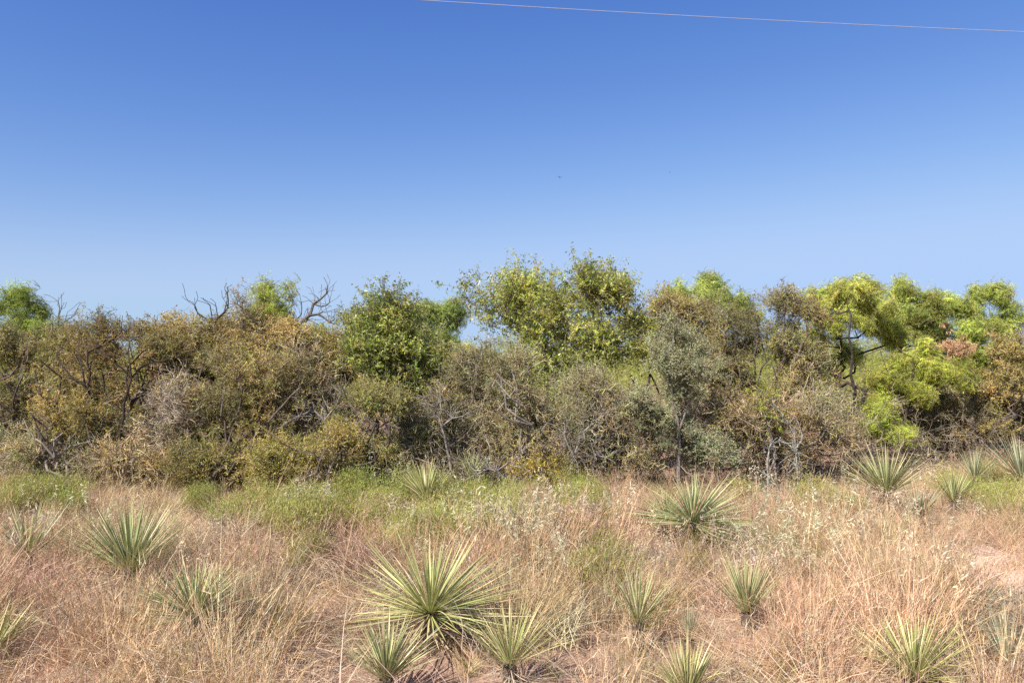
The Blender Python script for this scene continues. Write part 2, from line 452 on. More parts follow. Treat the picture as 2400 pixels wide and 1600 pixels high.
def mesquite_spray(rng, n_comp=6):
    """drooping compound leaves with rows of narrow leaflets"""
    mb = MB()
    L = 0.20
    d = np.array([0, 0, 1.0]); pts = [np.zeros(3)]
    for _ in range(4):
        d = unit(d + rng.normal(0, 0.22, 3)); pts.append(pts[-1] + d * L / 4)
    pts = np.array(pts)
    mb.tubes(pts[:-1], pts[1:], 0.0022, 0.0014, 3, 0, rng.uniform(0, 1, 4))
    for _ in range(n_comp):
        t = rng.uniform(0.1, 4.0); i = min(3, int(t)); f = t - i
        p = pts[i] * (1 - f) + pts[i + 1] * f
        a = rng.uniform(0, 6.283)
        dr = unit(np.array([math.cos(a), math.sin(a), rng.uniform(-0.5, 0.4)]))
        ln = rng.uniform(0.10, 0.19)
        m = 11
        tt = np.linspace(0.12, 1, m)
        C = p + dr * ln * tt[:, None] + np.array([0, 0, -0.45]) * ln * (tt ** 2)[:, None]
        T = unit(dr + np.array([0, 0, -0.9]) * tt[:, None])
        side = unit(np.cross(T, np.array([0, 0, 1.0])) + rng.normal(0, 0.25, (m, 3)))
        c0 = np.vstack([p, C[:-1]])
        mb.tubes(c0, C, 0.0009, 0.0008, 3, 0, 0.8)
        for s in (-1, 1):
            D = unit(side * s + T * 0.75 + rng.normal(0, 0.15, (m, 3)) + np.array([0, 0, -0.45]))
            mb.leaves(C, D, perp(D, rng), rng.uniform(0.024, 0.042, m), 0.0062, 1, rng.uniform(0, 1, m), 0.05)
    return mb

rg = np.random.default_rng(11)
def make(kind, n, fn, mats):
    register(kind, [fn().mesh("spray_" + kind, mats) for _ in range(n)])
make('olive', 12, lambda: spray(rg, rg.uniform(0.2, 0.34), 8, 0.11, int(rg.integers(8, 66)), (0.019, 0.011), 0.0032, wiggle=0.3), [M['twig'], M['leaf_olive']])
make('sparse', 12, lambda: spray(rg, rg.uniform(0.24, 0.36), 9, 0.13, int(rg.integers(8, 56)), (0.018, 0.010), 0.0036, wiggle=0.34), [M['twig_grey'], M['leaf_olive']])
make('rust', 5, lambda: spray(rg, 0.20, 7, 0.09, 46, (0.020, 0.012), 0.0026, wiggle=0.36), [M['twig'], M['leaf_rust']])
make('silver', 6, lambda: spray(rg, 0.22, 8, 0.09, 60, (0.021, 0.0085), 0.0026, wiggle=0.3), [M['twig_grey'], M['leaf_silver']])
make('leafy', 8, lambda: spray(rg, rg.uniform(0.26, 0.42), 5, 0.14, int(rg.integers(20, 44)), (0.047, 0.0175), 0.0030, leaf_spread=0.8, leaf_down=0.45, wiggle=0.14), [M['twig_grey'], M['leaf_green']])
make('yellow', 5, lambda: spray(rg, 0.22, 6, 0.10, 44, (0.026, 0.013), 0.0022), [M['twig'], M['leaf_yellow']])
make('bare', 6, lambda: spray(rg, 0.30, 9, 0.15, 0, None, 0.0036, wiggle=0.36), [M['twig_grey']])
make('mesquite', 8, lambda: mesquite_spray(rg), [M['twig'], M['leaf_mesquite']])
make('deadleaf', 3, lambda: spray(rg, 0.22, 7, 0.10, 60, (0.055, 0.009), 0.0024, leaf_down=1.6), [M['twig'], M['leaf_orange']])

# ------------------------------------------------------------------ woody plants grown into the crown shapes of the photograph
def grow(rng, root, trunks, attract, wig=0.10, seglen=0.16, path_w=0.35, tip_r=0.0028, gamma=2.25):
    """nodes, parents, radii of a branching skeleton: every attractor is joined to the skeleton by a crooked branch"""
    P = [np.array(root, float)]; par = [-1]; plen = [0.0]
    def add(p, j):
        P.append(np.array(p, float)); par.append(j); plen.append(plen[j] + float(np.linalg.norm(P[-1] - P[j]))); return len(P) - 1
    for line in trunks:
        pts = [np.array(q, float) for q in line]
        A = np.array(P); j = int(np.argmin(np.linalg.norm(A - pts[0], axis=1)))
        for q in pts:
            if np.linalg.norm(q - P[j]) < 0.03: continue
            d = q - P[j]; n = max(1, int(np.linalg.norm(d) / 0.12)); s = P[j].copy()
            for i in range(1, n + 1):
                j = add(s + d * i / n + (rng.normal(0, 0.008, 3) if i < n else 0), j)
    n_fixed = len(P)
    attract = attract[np.argsort(np.linalg.norm(attract - P[0], axis=1) + rng.uniform(0, 0.25, len(attract)))]
    cap = 40000
    buf = np.zeros((cap, 3)); pl = np.zeros(cap); buf[:len(P)] = P; pl[:len(P)] = plen
    for a in attract:
        n = len(P)
        dist = np.linalg.norm(buf[:n] - a, axis=1)
        cost = dist * (1 + path_w) + path_w * pl[:n] + 0.8 * np.clip(buf[:n, 2] - a[2] - 0.05, 0, None)
        j = int(np.argmin(cost))
        d = a - P[j]; L = float(np.linalg.norm(d))
        if L < 0.03: continue
        k = max(1, min(8, int(L / seglen)))
        s = P[j].copy()
        sag = rng.normal(0, 0.10, 3) * L
        for i in range(1, k + 1):
            t = i / k
            q = s + d * t + sag * math.sin(math.pi * t) + (rng.normal(0, wig, 3) * L / k if i < k else 0)
            j = add(q, j); buf[j] = P[j]; pl[j] = plen[j]
    P = np.array(P); par = np.array(par)
    n = len(P); acc = np.zeros(n); child = np.zeros(n, int)
    for i in range(n - 1, 0, -1):
        if child[i] == 0: acc[i] = tip_r ** gamma
        acc[par[i]] += acc[i]; child[par[i]] += 1
    R = acc ** (1 / gamma)
    return P, par, R, child, n_fixed

def blob_points(rng, blobs, Y, n, depth=0.85, dmin=0.25, shell=0.42, gap=0.38, shoots=0.20, tufted=False):
    """points filling the crown: clumps and gaps inside it, some shoots sticking out of it"""
    w = np.array([b[2] * b[3] for b in blobs], float) ** 0.85; w /= w.sum()
    out = []; off = rng.uniform(0, 50, 3)
    for b, c in zip(blobs, rng.multinomial(n, w)):
        c = max(c, 4); m = c * (7 if tufted else 4)
        dy = b[4] if len(b) > 4 else 0.0
        ctr = at(b[0], b[1], Y + dy)
        rx = b[2] / F * (Y + dy); rz = b[3] / F * (Y + dy); ry = max(dmin, depth * math.sqrt(rx * rz))
        v = unit(rng.normal(size=(m, 3))); r = rng.uniform(0, 1, (m, 1)) ** shell
        sh = rng.uniform(0, 1, (m, 1)) < shoots
        r = np.where(sh, rng.uniform(0.95, 1.35, (m, 1)), r)
        v[:, 2] = np.where(sh[:, 0] & (v[:, 2] < 0), -v[:, 2] * 0.8, v[:, 2])
        p = ctr + v * r * np.array([rx, ry, rz])
        q = wob(p * np.array([1, 1, 1.25]), 0.30 if tufted else 0.55)
        p = p[np.argsort(-(q + rng.normal(0, 0.22 if tufted else gap, m)))[:c]]
        up = (rng.uniform(0, 1, c) < 0.09) & (p[:, 2] > ctr[2] + 0.25 * rz)
        p[:, 2] += up * rng.uniform(0.05, 0.24, c) * (0.6 if tufted else 1.0); p[:, 0] += up * rng.normal(0, 0.06, c)
        out.append(p)
    return np.concatenate(out)

SH = "thorny shrubs along the front of the thicket"
MQ = "feathery mesquite trees behind the thicket"
SPECIES = {  # spray kind, bark, sprays per metre of thin wood, spray scale, trunk sides, wiggle, upward pull of sprays
    'olive': ('olive', 'bark', 1.0, 0.30, 0.25), 'sparse': ('sparse', 'bark_grey', 0.95, 0.32, 0.2),
    'rust': ('rust', 'bark_dark', 0.9, 0.32, 0.2), 'silver': ('silver', 'bark_grey', 1.0, 0.30, 0.45),
    'leafy': ('leafy', 'bark_grey', 1.0, 0.14, 0.35), 'yellow': ('yellow', 'bark', 1.0, 0.25, 0.3),
    'bare': ('bare', 'bark_dead', 0.9, 0.35, 0.2), 'mesquite': ('mesquite', 'bark_dark', 1.0, 0.22, 0.15),
}
NEAR = 0.88                                                # the whole thicket stands this much nearer than first measured
def woody(name, species, label, cat, Y, rootpx, blobs, n_attr=200, n_spray=900, tint=(1, 1, 1), trunks=(), seed=0, group=None,
          scale=1.0, tvar=0.18, extra=None, bark=None, min_r=None, stems=1, tip=0.0028, wood_name='branches', depth=0.85, bare=False):
    rng = np.random.default_rng(1000 + seed); Y = Y * NEAR if Y < 17 else Y; scale = scale * 0.94
    kind, bk, _, wig, up = SPECIES[species]
    root = at(rootpx, 850, Y); root[2] = float(ground_h(root[0], root[1])) - 0.02
    if group == SH: blobs = [(b[0], b[1] + (13 if rootpx < 850 else 4), b[2] * 1.15, b[3] * 0.98) for b in blobs]; n_attr = int(n_attr * 1.35); n_spray = int(n_spray * 0.86)
    A = blob_points(rng, blobs, Y, n_attr, depth, tufted=kind == 'mesquite')
    A[:, 2] = np.maximum(A[:, 2], 0.06)
    lines = [[np.array([*at(q[0], q[1], Y + (q[2] if len(q) > 2 else 0))]) for q in ln] for ln in trunks]
    if group == SH and n_attr > 120:                        # crooked dark limbs that show through the front of the crown
        zt = A[:, 2].max(); y0 = A[:, 1].min()
        for s in range(4):
            tgt = A[rng.choice(np.where(A[:, 2] > np.quantile(A[:, 2], 0.55))[0])].copy()
            tgt[1] = y0 + rng.uniform(-0.05, 0.35); b = root.copy(); ln = []
            for f_ in (0.12, 0.28, 0.42, 0.56, 0.70, 0.84, 1.0):
                q = b + (tgt - b) * f_; q[1] = b[1] + (tgt[1] - b[1]) * min(1, f_ * 1.6)
                ln.append(q + rng.normal(0, 0.065, 3) * (f_ < 1))
            lines.append(ln)
            k = int(rng.integers(2, 5)); side = rng.choice([-1, 1])
            lines.append([ln[k], ln[k] + np.array([side * 0.16, -0.03, 0.10]) + rng.normal(0, 0.04, 3), ln[k] + np.array([side * 0.32, 0.0, 0.26]) + rng.normal(0, 0.06, 3),
                          ln[k] + np.array([side * 0.42, 0.0, 0.46]) + rng.normal(0, 0.08, 3)])
    if stems > 1:                                           # several stems from the ground
        for s in range(stems):
            a = rng.uniform(0, 6.283); tgt = A[rng.integers(len(A))]
            b = root + np.array([math.cos(a), math.sin(a), 0]) * 0.12
            lines.append([b, b * 0.75 + tgt * 0.25 + rng.normal(0, 0.05, 3) + np.array([0, 0, 0.05]), b * 0.5 + tgt * 0.5 + rng.normal(0, 0.08, 3)])
    P, par, R, child, nf = grow(rng, root, lines, A, wig, path_w=0.12 if trunks else 0.35, tip_r=max(tip, 0.004) if group in (SH, MQ) else tip)
    if group == SH:
        hh = np.clip((P[:nf, 2] - P[0, 2]) / max(P[:, 2].max() - P[0, 2], 0.3), 0, 1)
        R[:nf] = np.maximum(R[:nf], 0.021 - 0.015 * hh)
    if group == MQ or species == 'leafy':                   # slender tapering stems
        hh = np.clip((P[:, 2] - P[0, 2]) / max(P[:, 2].max() - P[0, 2], 0.3), 0, 1)
        R = np.minimum(R, 0.034 - 0.027 * hh)
    e = empty(name, root, label, cat, group)
    mb = MB()
    i = np.arange(1, len(P)); p0 = P[par[i]] - root; p1 = P[i] - root
    r0 = np.minimum(R[par[i]], R[i] * 1.35); r1 = R[i]
    thick = r1 > 0.010
    mb.tubes(p0[thick], p1[thick] + (p1 - p0)[thick] * 0.08, r0[thick], r1[thick], 7, 0, rng.uniform(0, 1, int(thick.sum())))
    mb.tubes(p0[~thick], p1[~thick], r0[~thick], r1[~thick], 3, 0, rng.uniform(0, 1, int((~thick).sum())))
    tag(link(wood_name, mb.mesh(wood_name, [M[bark or bk]]), e))
    if not bare:
        if kind == 'mesquite': n_spray = int(n_spray * 0.62)
        thin = np.where((wob(P + seed * 3.1, 0.40) > -0.55) & (R < (min_r or (0.012 if group == SH else 0.0095))) & (np.arange(len(P)) >= nf))[0]
        if len(thin) < 5: thin = np.arange(1, len(P))
        wgt = np.where(child[thin] == 0, 1.0 if group == SH else 2.2, 1.0); wgt /= wgt.sum()
        k = rng.choice(thin, n_spray, p=wgt)
        t = rng.uniform(0, 1, (n_spray, 1))
        pos = P[par[k]] * (1 - t) + P[k] * t - root
        ctr = A.mean(0) - root
        d = unit(P[k] - P[par[k]]) * 0.7 + unit(pos - ctr) * 0.35 + rng.normal(0, 0.55, (n_spray, 3)) + np.array([0, 0, up])
        wq = wob(pos + root, 0.8)[:, None]
        if group == SH: tint = (0.45 * np.array(tint) + 0.55) * np.array([1.04, 1.05, 0.85]) * 1.10; tint = tint + wq * np.array([0.08, -0.02, -0.03])
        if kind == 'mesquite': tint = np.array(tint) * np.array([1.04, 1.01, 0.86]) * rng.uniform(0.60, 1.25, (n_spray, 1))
        tv = np.array(tint) * (1 + 0.12 * wq[:, :1]) * (1 + rng.normal(0, tvar, (n_spray, 1))) * (1 + rng.normal(0, 0.06, (n_spray, 3)))
        f = scatter("foliage", kind, pos, unit(d), rng.uniform(0.7, 1.25, n_spray) * scale, np.clip(tv, 0.3, 2.2), rng, e)
        f['kind'] = 'stuff'
    if extra: extra(e, root, P, R, rng)
    return e

plants = [
 # name, species, label, category, Y, root px, blobs, kwargs
 ("thorny_shrub", 'olive', "olive brown shrub over a black gap at the left end of the thicket", "shrub", 12.6, 60,
  [(40, 850, 90, 75), (25, 950, 80, 80), (100, 905, 70, 90), (110, 1000, 60, 50)], dict(n_attr=300, n_spray=1900, tint=(0.85, 0.95, 0.9), group=SH, stems=4)),
 ("low_shrub", 'sparse', "low grey green shrub in front of the black gap at the left edge", "shrub", 11.4, 150,
  [(150, 1030, 100, 45), (70, 1085, 70, 25), (230, 1060, 60, 35)], dict(n_attr=160, n_spray=900, tint=(0.75, 0.95, 0.8), group=SH, stems=4)),
 ("thorny_shrub", 'olive', "thorny shrub with a black trunk forking into a Y, left part of the thicket", "shrub", 11.9, 272,
  [(300, 850, 110, 70), (235, 805, 70, 40), (385, 830, 70, 45), (330, 940, 90, 60), (215, 900, 70, 60), (240, 775, 45, 22), (305, 788, 50, 25)],
  dict(n_attr=330, n_spray=1500, tint=(1.05, 0.95, 0.95), group=SH, bark='bark_dark', tip=0.0034,
       trunks=[[(272, 1120, -0.72), (282, 1010, -0.72), (290, 950, -0.77), (298, 920, -0.82), (308, 886, -0.82)],
               [(308, 886, -0.82), (285, 862, -0.87), (262, 846, -0.92), (245, 830, -0.92), (238, 815, -0.92)],
               [(245, 830, -0.92), (222, 818, -0.92), (205, 806, -0.87)],
               [(308, 886, -0.82), (304, 850, -0.82), (302, 820, -0.82), (304, 800, -0.82)], [(304, 800, -0.82), (292, 792, -0.82), (285, 785, -0.82)],
               [(304, 800, -0.82), (318, 790, -0.77), (335, 785, -0.72)],
               [(308, 886, -0.82), (330, 862, -0.72), (352, 850, -0.62), (378, 846, -0.62), (400, 838, -0.52)]])),
 ("thorny_shrub", 'olive', "golden leaved shrub left of the black Y forked trunk", "shrub", 11.5, 215,
  [(190, 960, 85, 60), (255, 985, 80, 50), (160, 1000, 60, 40)], dict(n_attr=220, n_spray=1300, tint=(1.2, 1.1, 0.8), group=SH, stems=3)),
 ("thorny_shrub", 'olive', "low round topped shrub of the skyline between the left edge and the Y forked trunk", "shrub", 12.9, 160,
  [(160, 820, 80, 50), (110, 800, 60, 28), (200, 860, 70, 50)], dict(n_attr=240, n_spray=1300, tint=(1.05, 1.1, 1.0), group=SH, stems=3)),
 ("dead_brush", 'bare', "bundle of bare grey brown twigs right of the black Y forked trunk", "dead shrub", 11.2, 400,
  [(400, 950, 60, 45), (370, 1000, 50, 50), (430, 980, 60, 50)], dict(n_attr=190, n_spray=300, tint=(0.95, 0.95, 0.85), stems=5)),
 ("thorny_shrub", 'rust', "dark twiggy shrub top with brownish buds above the skyline right of the Y fork", "shrub", 12.4, 390,
  [(345, 755, 28, 16), (395, 750, 24, 20), (370, 785, 45, 24), (400, 840, 50, 50)], dict(n_attr=150, n_spray=420, tint=(0.8, 0.82, 0.8), group=SH, stems=2, tip=0.0036)),
 ("thorny_shrub", 'olive', "golden olive shrub under the broken dark snag", "shrub", 12.2, 470,
  [(470, 790, 75, 38), (445, 850, 90, 70), (455, 925, 90, 60), (450, 760, 35, 18)], dict(n_attr=300, n_spray=1700, tint=(1.25, 1.1, 0.95), group=SH, stems=4)),
 ("thorny_shrub", 'olive', "wide golden shrub filling the middle of the left half of the thicket", "shrub", 11.4, 570,
  [(560, 900, 105, 75), (600, 985, 105, 60), (500, 985, 75, 60), (655, 930, 60, 70)], dict(n_attr=360, n_spray=2300, tint=(1.1, 1.08, 0.9), group=SH, stems=5)),
 ("thorny_shrub", 'olive', "olive shrub at the skyline left of the mesquite with a dead top", "shrub", 12.9, 560,
  [(560, 770, 50, 24), (545, 820, 80, 50), (600, 800, 50, 30)], dict(n_attr=220, n_spray=1100, tint=(1.2, 1.15, 0.95), group=SH, stems=3)),
 ("thorny_shrub", 'rust', "crooked shrub with rusty orange leaves below the mesquite with a dead top", "shrub", 11.9, 590,
  [(655, 770, 45, 24), (625, 800, 70, 35), (680, 790, 28, 25), (590, 830, 60, 35), (640, 850, 60, 40)],
  dict(n_attr=230, n_spray=950, tint=(0.95, 0.98, 0.9), group=SH, tip=0.0034,
       trunks=[[(590, 1080), (600, 980), (605, 930), (622, 890), (627, 850), (618, 815)], [(627, 850), (650, 825), (672, 800)], [(618, 815), (600, 800)]])),
 ("low_shrub", 'olive', "low bright yellow green shrub in front, left of the dark leafy tree", "shrub", 10.5, 715,
  [(715, 1075, 85, 42), (650, 1100, 60, 32), (770, 1055, 45, 45), (690, 1120, 70, 22)], dict(n_attr=260, n_spray=1700, tint=(1.5, 1.35, 0.8), group=SH, stems=5)),
 ("low_shrub", 'olive', "low sprawling yellow green shrub behind the tallest left yucca", "shrub", 10.7, 500,
  [(510, 1100, 80, 35), (440, 1085, 60, 35), (570, 1080, 50, 45)], dict(n_attr=200, n_spray=1100, tint=(1.4, 1.25, 0.8), group=SH, stems=5)),
 ("low_shrub", 'sparse', "low brown twiggy shrub behind the leaning grass at far left", "shrub", 11.0, 330,
  [(330, 1070, 80, 45), (260, 1090, 60, 35), (390, 1085, 50, 35)], dict(n_attr=190, n_spray=900, tint=(1.0, 0.95, 0.88), group=SH, stems=5)),
 ("thorny_shrub", 'sparse', "grey twiggy shrub left of the dark leafy tree", "shrub", 11.7, 735,
  [(715, 860, 60, 60), (750, 950, 65, 75), (690, 930, 50, 60), (745, 1020, 50, 40)], dict(n_attr=330, n_spray=1300, tint=(1.0, 0.97, 0.9), group=SH, stems=5, tip=0.0032)),
 ("thorny_shrub", 'olive', "golden green shrub top touching the dark leafy tree on its left side", "shrub", 12.4, 795,
  [(775, 785, 38, 26), (800, 830, 45, 50), (760, 830, 40, 50), (820, 745, 14, 14)], dict(n_attr=180, n_spray=950, tint=(1.25, 1.2, 1.0), group=SH, stems=3)),
 ("leafy_tree", 'leafy', "small dense dark green leafy tree left of centre in the thicket", "tree", 11.8, 935,
  [(895, 775, 55, 38), (880, 840, 62, 60), (985, 830, 55, 60), (950, 790, 50, 40), (1010, 915, 40, 40), (895, 735, 20, 18), (905, 712, 8, 14), (960, 905, 50, 40), (850, 800, 30, 35), (945, 745, 18, 12)],
  dict(n_attr=420, n_spray=1500, tint=(0.95, 0.95, 0.85), trunks=[[(940, 1110), (935, 1000), (925, 930), (915, 860)], [(925, 930), (970, 880), (990, 830)]], wood_name='trunk')),
 ("thorny_shrub", 'olive', "bright olive shrub below the small dark green leafy tree", "shrub", 11.0, 870,
  [(860, 965, 45, 38), (905, 940, 40, 30), (840, 1030, 50, 50), (910, 1050, 55, 45)], dict(n_attr=220, n_spray=1100, tint=(1.1, 1.25, 0.85), group=SH, stems=4)),
 ("thorny_shrub", 'sparse', "dark tangled shrub behind the upright yucca at the thicket edge", "shrub", 11.5, 1010,
  [(1010, 1000, 60, 55), (960, 1060, 60, 45), (1040, 1070, 50, 40)], dict(n_attr=240, n_spray=900, tint=(0.75, 0.85, 0.75), group=SH, stems=5)),
 ("thorny_shrub", 'sparse', "wide grey brown twiggy shrub right of the small dark green tree", "shrub", 11.6, 1120,
  [(1110, 900, 75, 60), (1085, 980, 65, 70), (1180, 940, 80, 70), (1140, 855, 60, 26), (1130, 1060, 80, 40)], dict(n_attr=420, n_spray=2100, tint=(1.05, 1.02, 0.95), group=SH, stems=6, tip=0.0032)),
 ("thorny_shrub", 'sparse', "brown twiggy shrub under the left half of the tallest tree", "shrub", 11.4, 1270,
  [(1270, 940, 75, 55), (1240, 1010, 75, 60), (1310, 1010, 70, 60), (1215, 885, 45, 40)], dict(n_attr=380, n_spray=1700, tint=(1.02, 1.0, 0.93), group=SH, stems=6, tip=0.0032)),
 ("thorny_shrub", 'sparse', "brown twiggy shrub under the right half of the tallest tree", "shrub", 11.2, 1420,
  [(1390, 920, 60, 45), (1430, 985, 80, 55), (1380, 1050, 80, 40), (1480, 1050, 70, 40)], dict(n_attr=380, n_spray=1600, tint=(1.0, 0.97, 0.9), group=SH, stems=6, tip=0.0032)),
 ("low_shrub", 'yellow', "low weedy shrub with yellow leaves at the foot of the brown twigs in the centre", "shrub", 10.9, 1265,
  [(1240, 1105, 45, 18), (1300, 1108, 50, 18)], dict(n_attr=90, n_spray=150, tint=(1, 0.95, 0.8), stems=3)),
 ("leafy_tree", 'leafy', "tallest leafy green tree with two pointed tops right of centre", "tree", 12.6, 1330,
  [(1300, 715, 50, 40), (1325, 745, 60, 40), (1270, 690, 50, 40), (1425, 690, 45, 40), (1210, 712, 60, 42), (1160, 730, 45, 45), (1255, 770, 70, 60), (1385, 720, 60, 50), (1415, 800, 70, 60), (1325, 810, 70, 55), (1330, 870, 90, 40),
   (1215, 672, 20, 18), (1212, 648, 6, 14), (1255, 668, 16, 14), (1365, 676, 24, 18), (1367, 648, 6, 18), (1413, 655, 6, 20), (1445, 690, 28, 28), (1105, 700, 16, 22), (1090, 682, 6, 10), (1127, 670, 6, 18), (1480, 770, 30, 35), (1495, 830, 25, 30)],
  dict(n_attr=820, n_spray=1950, tint=(1.12, 1.08, 0.95), trunks=[[(1330, 1100), (1335, 980), (1335, 900), (1300, 840), (1250, 780), (1215, 710)], [(1335, 900), (1370, 830), (1395, 760), (1385, 700)], [(1250, 780), (1190, 750)]], wood_name='trunk')),
 ("silver_shrub", 'silver', "grey green silvery shrub with dark stems beside the tallest tree", "shrub", 10.9, 1590,
  [(1590, 815, 60, 45), (1560, 885, 50, 55), (1640, 860, 50, 50), (1600, 930, 50, 50), (1500, 945, 28, 40), (1555, 1000, 55, 40)],
  dict(n_attr=330, n_spray=1250, tint=(1.05, 1.06, 0.86), trunks=[[(1590, 1110), (1590, 1010), (1580, 960), (1572, 900), (1580, 840)], [(1590, 1010), (1625, 920), (1655, 860)]])),
 ("silver_shrub", 'silver', "low silvery shrub half hidden at the dark foot of the thicket", "shrub", 11.1, 1680,
  [(1650, 1030, 50, 45), (1700, 1070, 55, 28), (1620, 1075, 40, 30)], dict(n_attr=170, n_spray=480, tint=(0.98, 1.02, 0.86), stems=4)),
 ("thorny_shrub", 'olive', "tall brownish olive shrub right of the silvery shrub", "shrub", 12.2, 1770,
  [(1760, 780, 85, 50), (1840, 745, 50, 42), (1850, 830, 70, 60), (1710, 850, 65, 60), (1780, 900, 90, 50), (1865, 728, 26, 16), (1810, 715, 30, 16), (1900, 740, 26, 22)],
  dict(n_attr=420, n_spray=2400, tint=(0.95, 0.95, 1.0), group=SH, stems=5)),
 ("thorny_shrub", 'olive', "yellow brown shrub against the sky between the tallest tree and the silvery shrub", "shrub", 12.9, 1600,
  [(1600, 740, 60, 32), (1560, 720, 25, 20), (1650, 745, 45, 30), (1600, 790, 60, 40)], dict(n_attr=240, n_spray=1250, tint=(1.2, 1.15, 1.1), group=SH, stems=3)),
 ("thorny_shrub", 'sparse', "purplish brown twiggy shrub behind the lichen covered branches", "shrub", 11.2, 1830,
  [(1870, 990, 75, 45), (1780, 1000, 65, 55), (1715, 985, 50, 60), (1930, 1020, 60, 35), (1830, 1060, 90, 30)], dict(n_attr=420, n_spray=1900, tint=(0.92, 0.85, 0.82), group=SH, stems=6, tip=0.0032)),
 ("thorny_shrub", 'sparse', "pale grey twiggy shrub between the brown shrub and the slim trunked mesquite", "shrub", 12.2, 1900,
  [(1890, 900, 50, 50), (1930, 950, 45, 40), (1860, 930, 45, 35)], dict(n_attr=230, n_spray=800, tint=(1.1, 1.05, 0.95), group=SH, stems=4)),
 ("yellow_sapling", 'yellow', "small green yellow sapling inside the purplish brown twigs", "sapling", 10.95, 1790,
  [(1785, 945, 18, 28), (1795, 985, 24, 24)], dict(n_attr=60, n_spray=90, tint=(0.8, 1.05, 0.7))),
 ("mesquite_tree", 'mesquite', "mesquite with a slim visible trunk and long low limb reaching right", "tree", 14.0, 2003,
  [(1955, 700, 50, 30), (2010, 685, 48, 28), (1915, 725, 25, 35), (2050, 725, 40, 32), (1985, 755, 65, 35), (1925, 795, 40, 25, .3), (2060, 790, 45, 35, .4), (1960, 850, 50, 45, .7)],
  dict(n_attr=330, n_spray=2100, tint=(1, 1, 1), group=MQ, wood_name='trunk', tip=0.0036,
       trunks=[[(2003, 1060, -.62), (2004, 1000, -.62), (2000, 960, -.62), (2004, 915, -.62), (1994, 880, -.62), (1998, 830, -.62), (1989, 790, -.62), (1995, 740, -.5), (1985, 712, -.3)],
               [(1995, 860, -.62), (1982, 825, -.62), (1962, 805, -.62), (1935, 785, -.62), (1912, 775, -.62)], [(1996, 868, -.62), (2015, 845, -.62), (2035, 830, -.62), (2062, 818, -.62), (2085, 815, -.62), (2105, 822, -.62), (2140, 838, -.62)],
               [(2003, 985, -.62), (2020, 950, -.62), (2030, 915, -.62), (2055, 882, -.62), (2080, 862, -.62), (2105, 850, -.62)], [(2062, 818, -.62), (2072, 850, -.62), (2080, 868, -.62)], [(1993, 800, -.62), (2015, 780, -.62), (2035, 760, -.62)]])),
 ("mesquite_tree", 'mesquite', "mesquite second from the right with a flat square top", "tree", 15.2, 2130,
  [(2115, 690, 32, 24), (2140, 740, 55, 40), (2085, 760, 45, 40), (2180, 705, 28, 22), (2190, 770, 35, 40), (2150, 800, 60, 35)],
  dict(n_attr=300, n_spray=2000, tint=(0.92, 0.97, 1.0), group=MQ, wood_name='trunk', trunks=[[(2130, 1040), (2135, 900), (2150, 830), (2135, 770), (2120, 720)], [(2150, 830), (2180, 770)]])),
 ("mesquite_tree", 'mesquite', "rightmost mesquite with loose arms against the sky", "tree", 15.6, 2290,
  [(2320, 700, 38, 28), (2250, 715, 40, 28), (2285, 770, 60, 45), (2365, 725, 24, 14), (2350, 770, 30, 30), (2240, 790, 45, 40), (2290, 840, 80, 30), (2395, 750, 20, 16)],
  dict(n_attr=330, n_spray=2100, tint=(0.88, 0.95, 1.0), group=MQ, wood_name='trunk', trunks=[[(2290, 1030), (2285, 900), (2280, 830), (2255, 760), (2250, 720)], [(2280, 830), (2325, 770), (2320, 710)]])),
 ("mesquite_bush", 'mesquite', "bright yellow green mesquite bush under the dead orange leaf spray", "bush", 13.7, 2130,
  [(2130, 910, 75, 45), (2185, 860, 65, 38), (2060, 950, 50, 35), (2230, 880, 50, 35), (2080, 880, 40, 35)],
  dict(n_attr=300, n_spray=2000, tint=(1.02, 1.02, 0.88), group=MQ, stems=4)),
 ("mesquite_bush", 'mesquite', "low vivid green mesquite bush in front of the slim trunk", "bush", 13.0, 2060,
  [(2055, 985, 45, 24), (2095, 1015, 32, 20), (2030, 990, 30, 20)], dict(n_attr=130, n_spray=750, tint=(0.88, 0.95, 0.78), group=MQ, stems=3)),
 ("thorny_shrub", 'olive', "broad brown olive shrub in front of the rightmost mesquites", "shrub", 14.2, 2250,
  [(2250, 950, 90, 40), (2170, 985, 65, 32), (2330, 930, 65, 45), (2230, 1005, 90, 22)], dict(n_attr=340, n_spray=2100, tint=(0.95, 0.95, 0.8), group=SH, stems=5)),
 ("thorny_shrub", 'rust', "reddish brown shrub at the right end of the thicket", "shrub", 14.0, 2385,
  [(2385, 830, 40, 42), (2370, 900, 55, 50), (2390, 960, 50, 40), (2345, 1000, 60, 20)], dict(n_attr=280, n_spray=1500, tint=(0.85, 0.95, 0.8), group=SH, stems=4)),
 ("mesquite_tree", 'mesquite', "airy mesquite top standing above the yellow brown shrub", "tree", 14.5, 1660,
  [(1650, 668, 32, 20), (1690, 695, 38, 28), (1640, 710, 45, 28), (1580, 695, 26, 18), (1735, 705, 20, 16), (1545, 720, 12, 14), (1740, 740, 40, 30)],
  dict(n_attr=200, n_spray=1000, tint=(0.85, 0.95, 1.05), group=MQ, wood_name='trunk', trunks=[[(1670, 1040), (1668, 850), (1665, 760), (1655, 690)], [(1665, 760), (1600, 715)]])),
 ("mesquite_tree", 'mesquite', "small mesquite filling the gap right of the tallest tree", "tree", 15.2, 1515,
  [(1515, 775, 30, 22), (1490, 755, 22, 10), (1520, 820, 35, 25)], dict(n_attr=110, n_spray=550, tint=(1.05, 1.05, 0.9), group=MQ, wood_name='trunk')),
 ("mesquite_tree", 'mesquite', "bluish green mesquite behind the small dark green tree", "tree", 15.0, 1020,
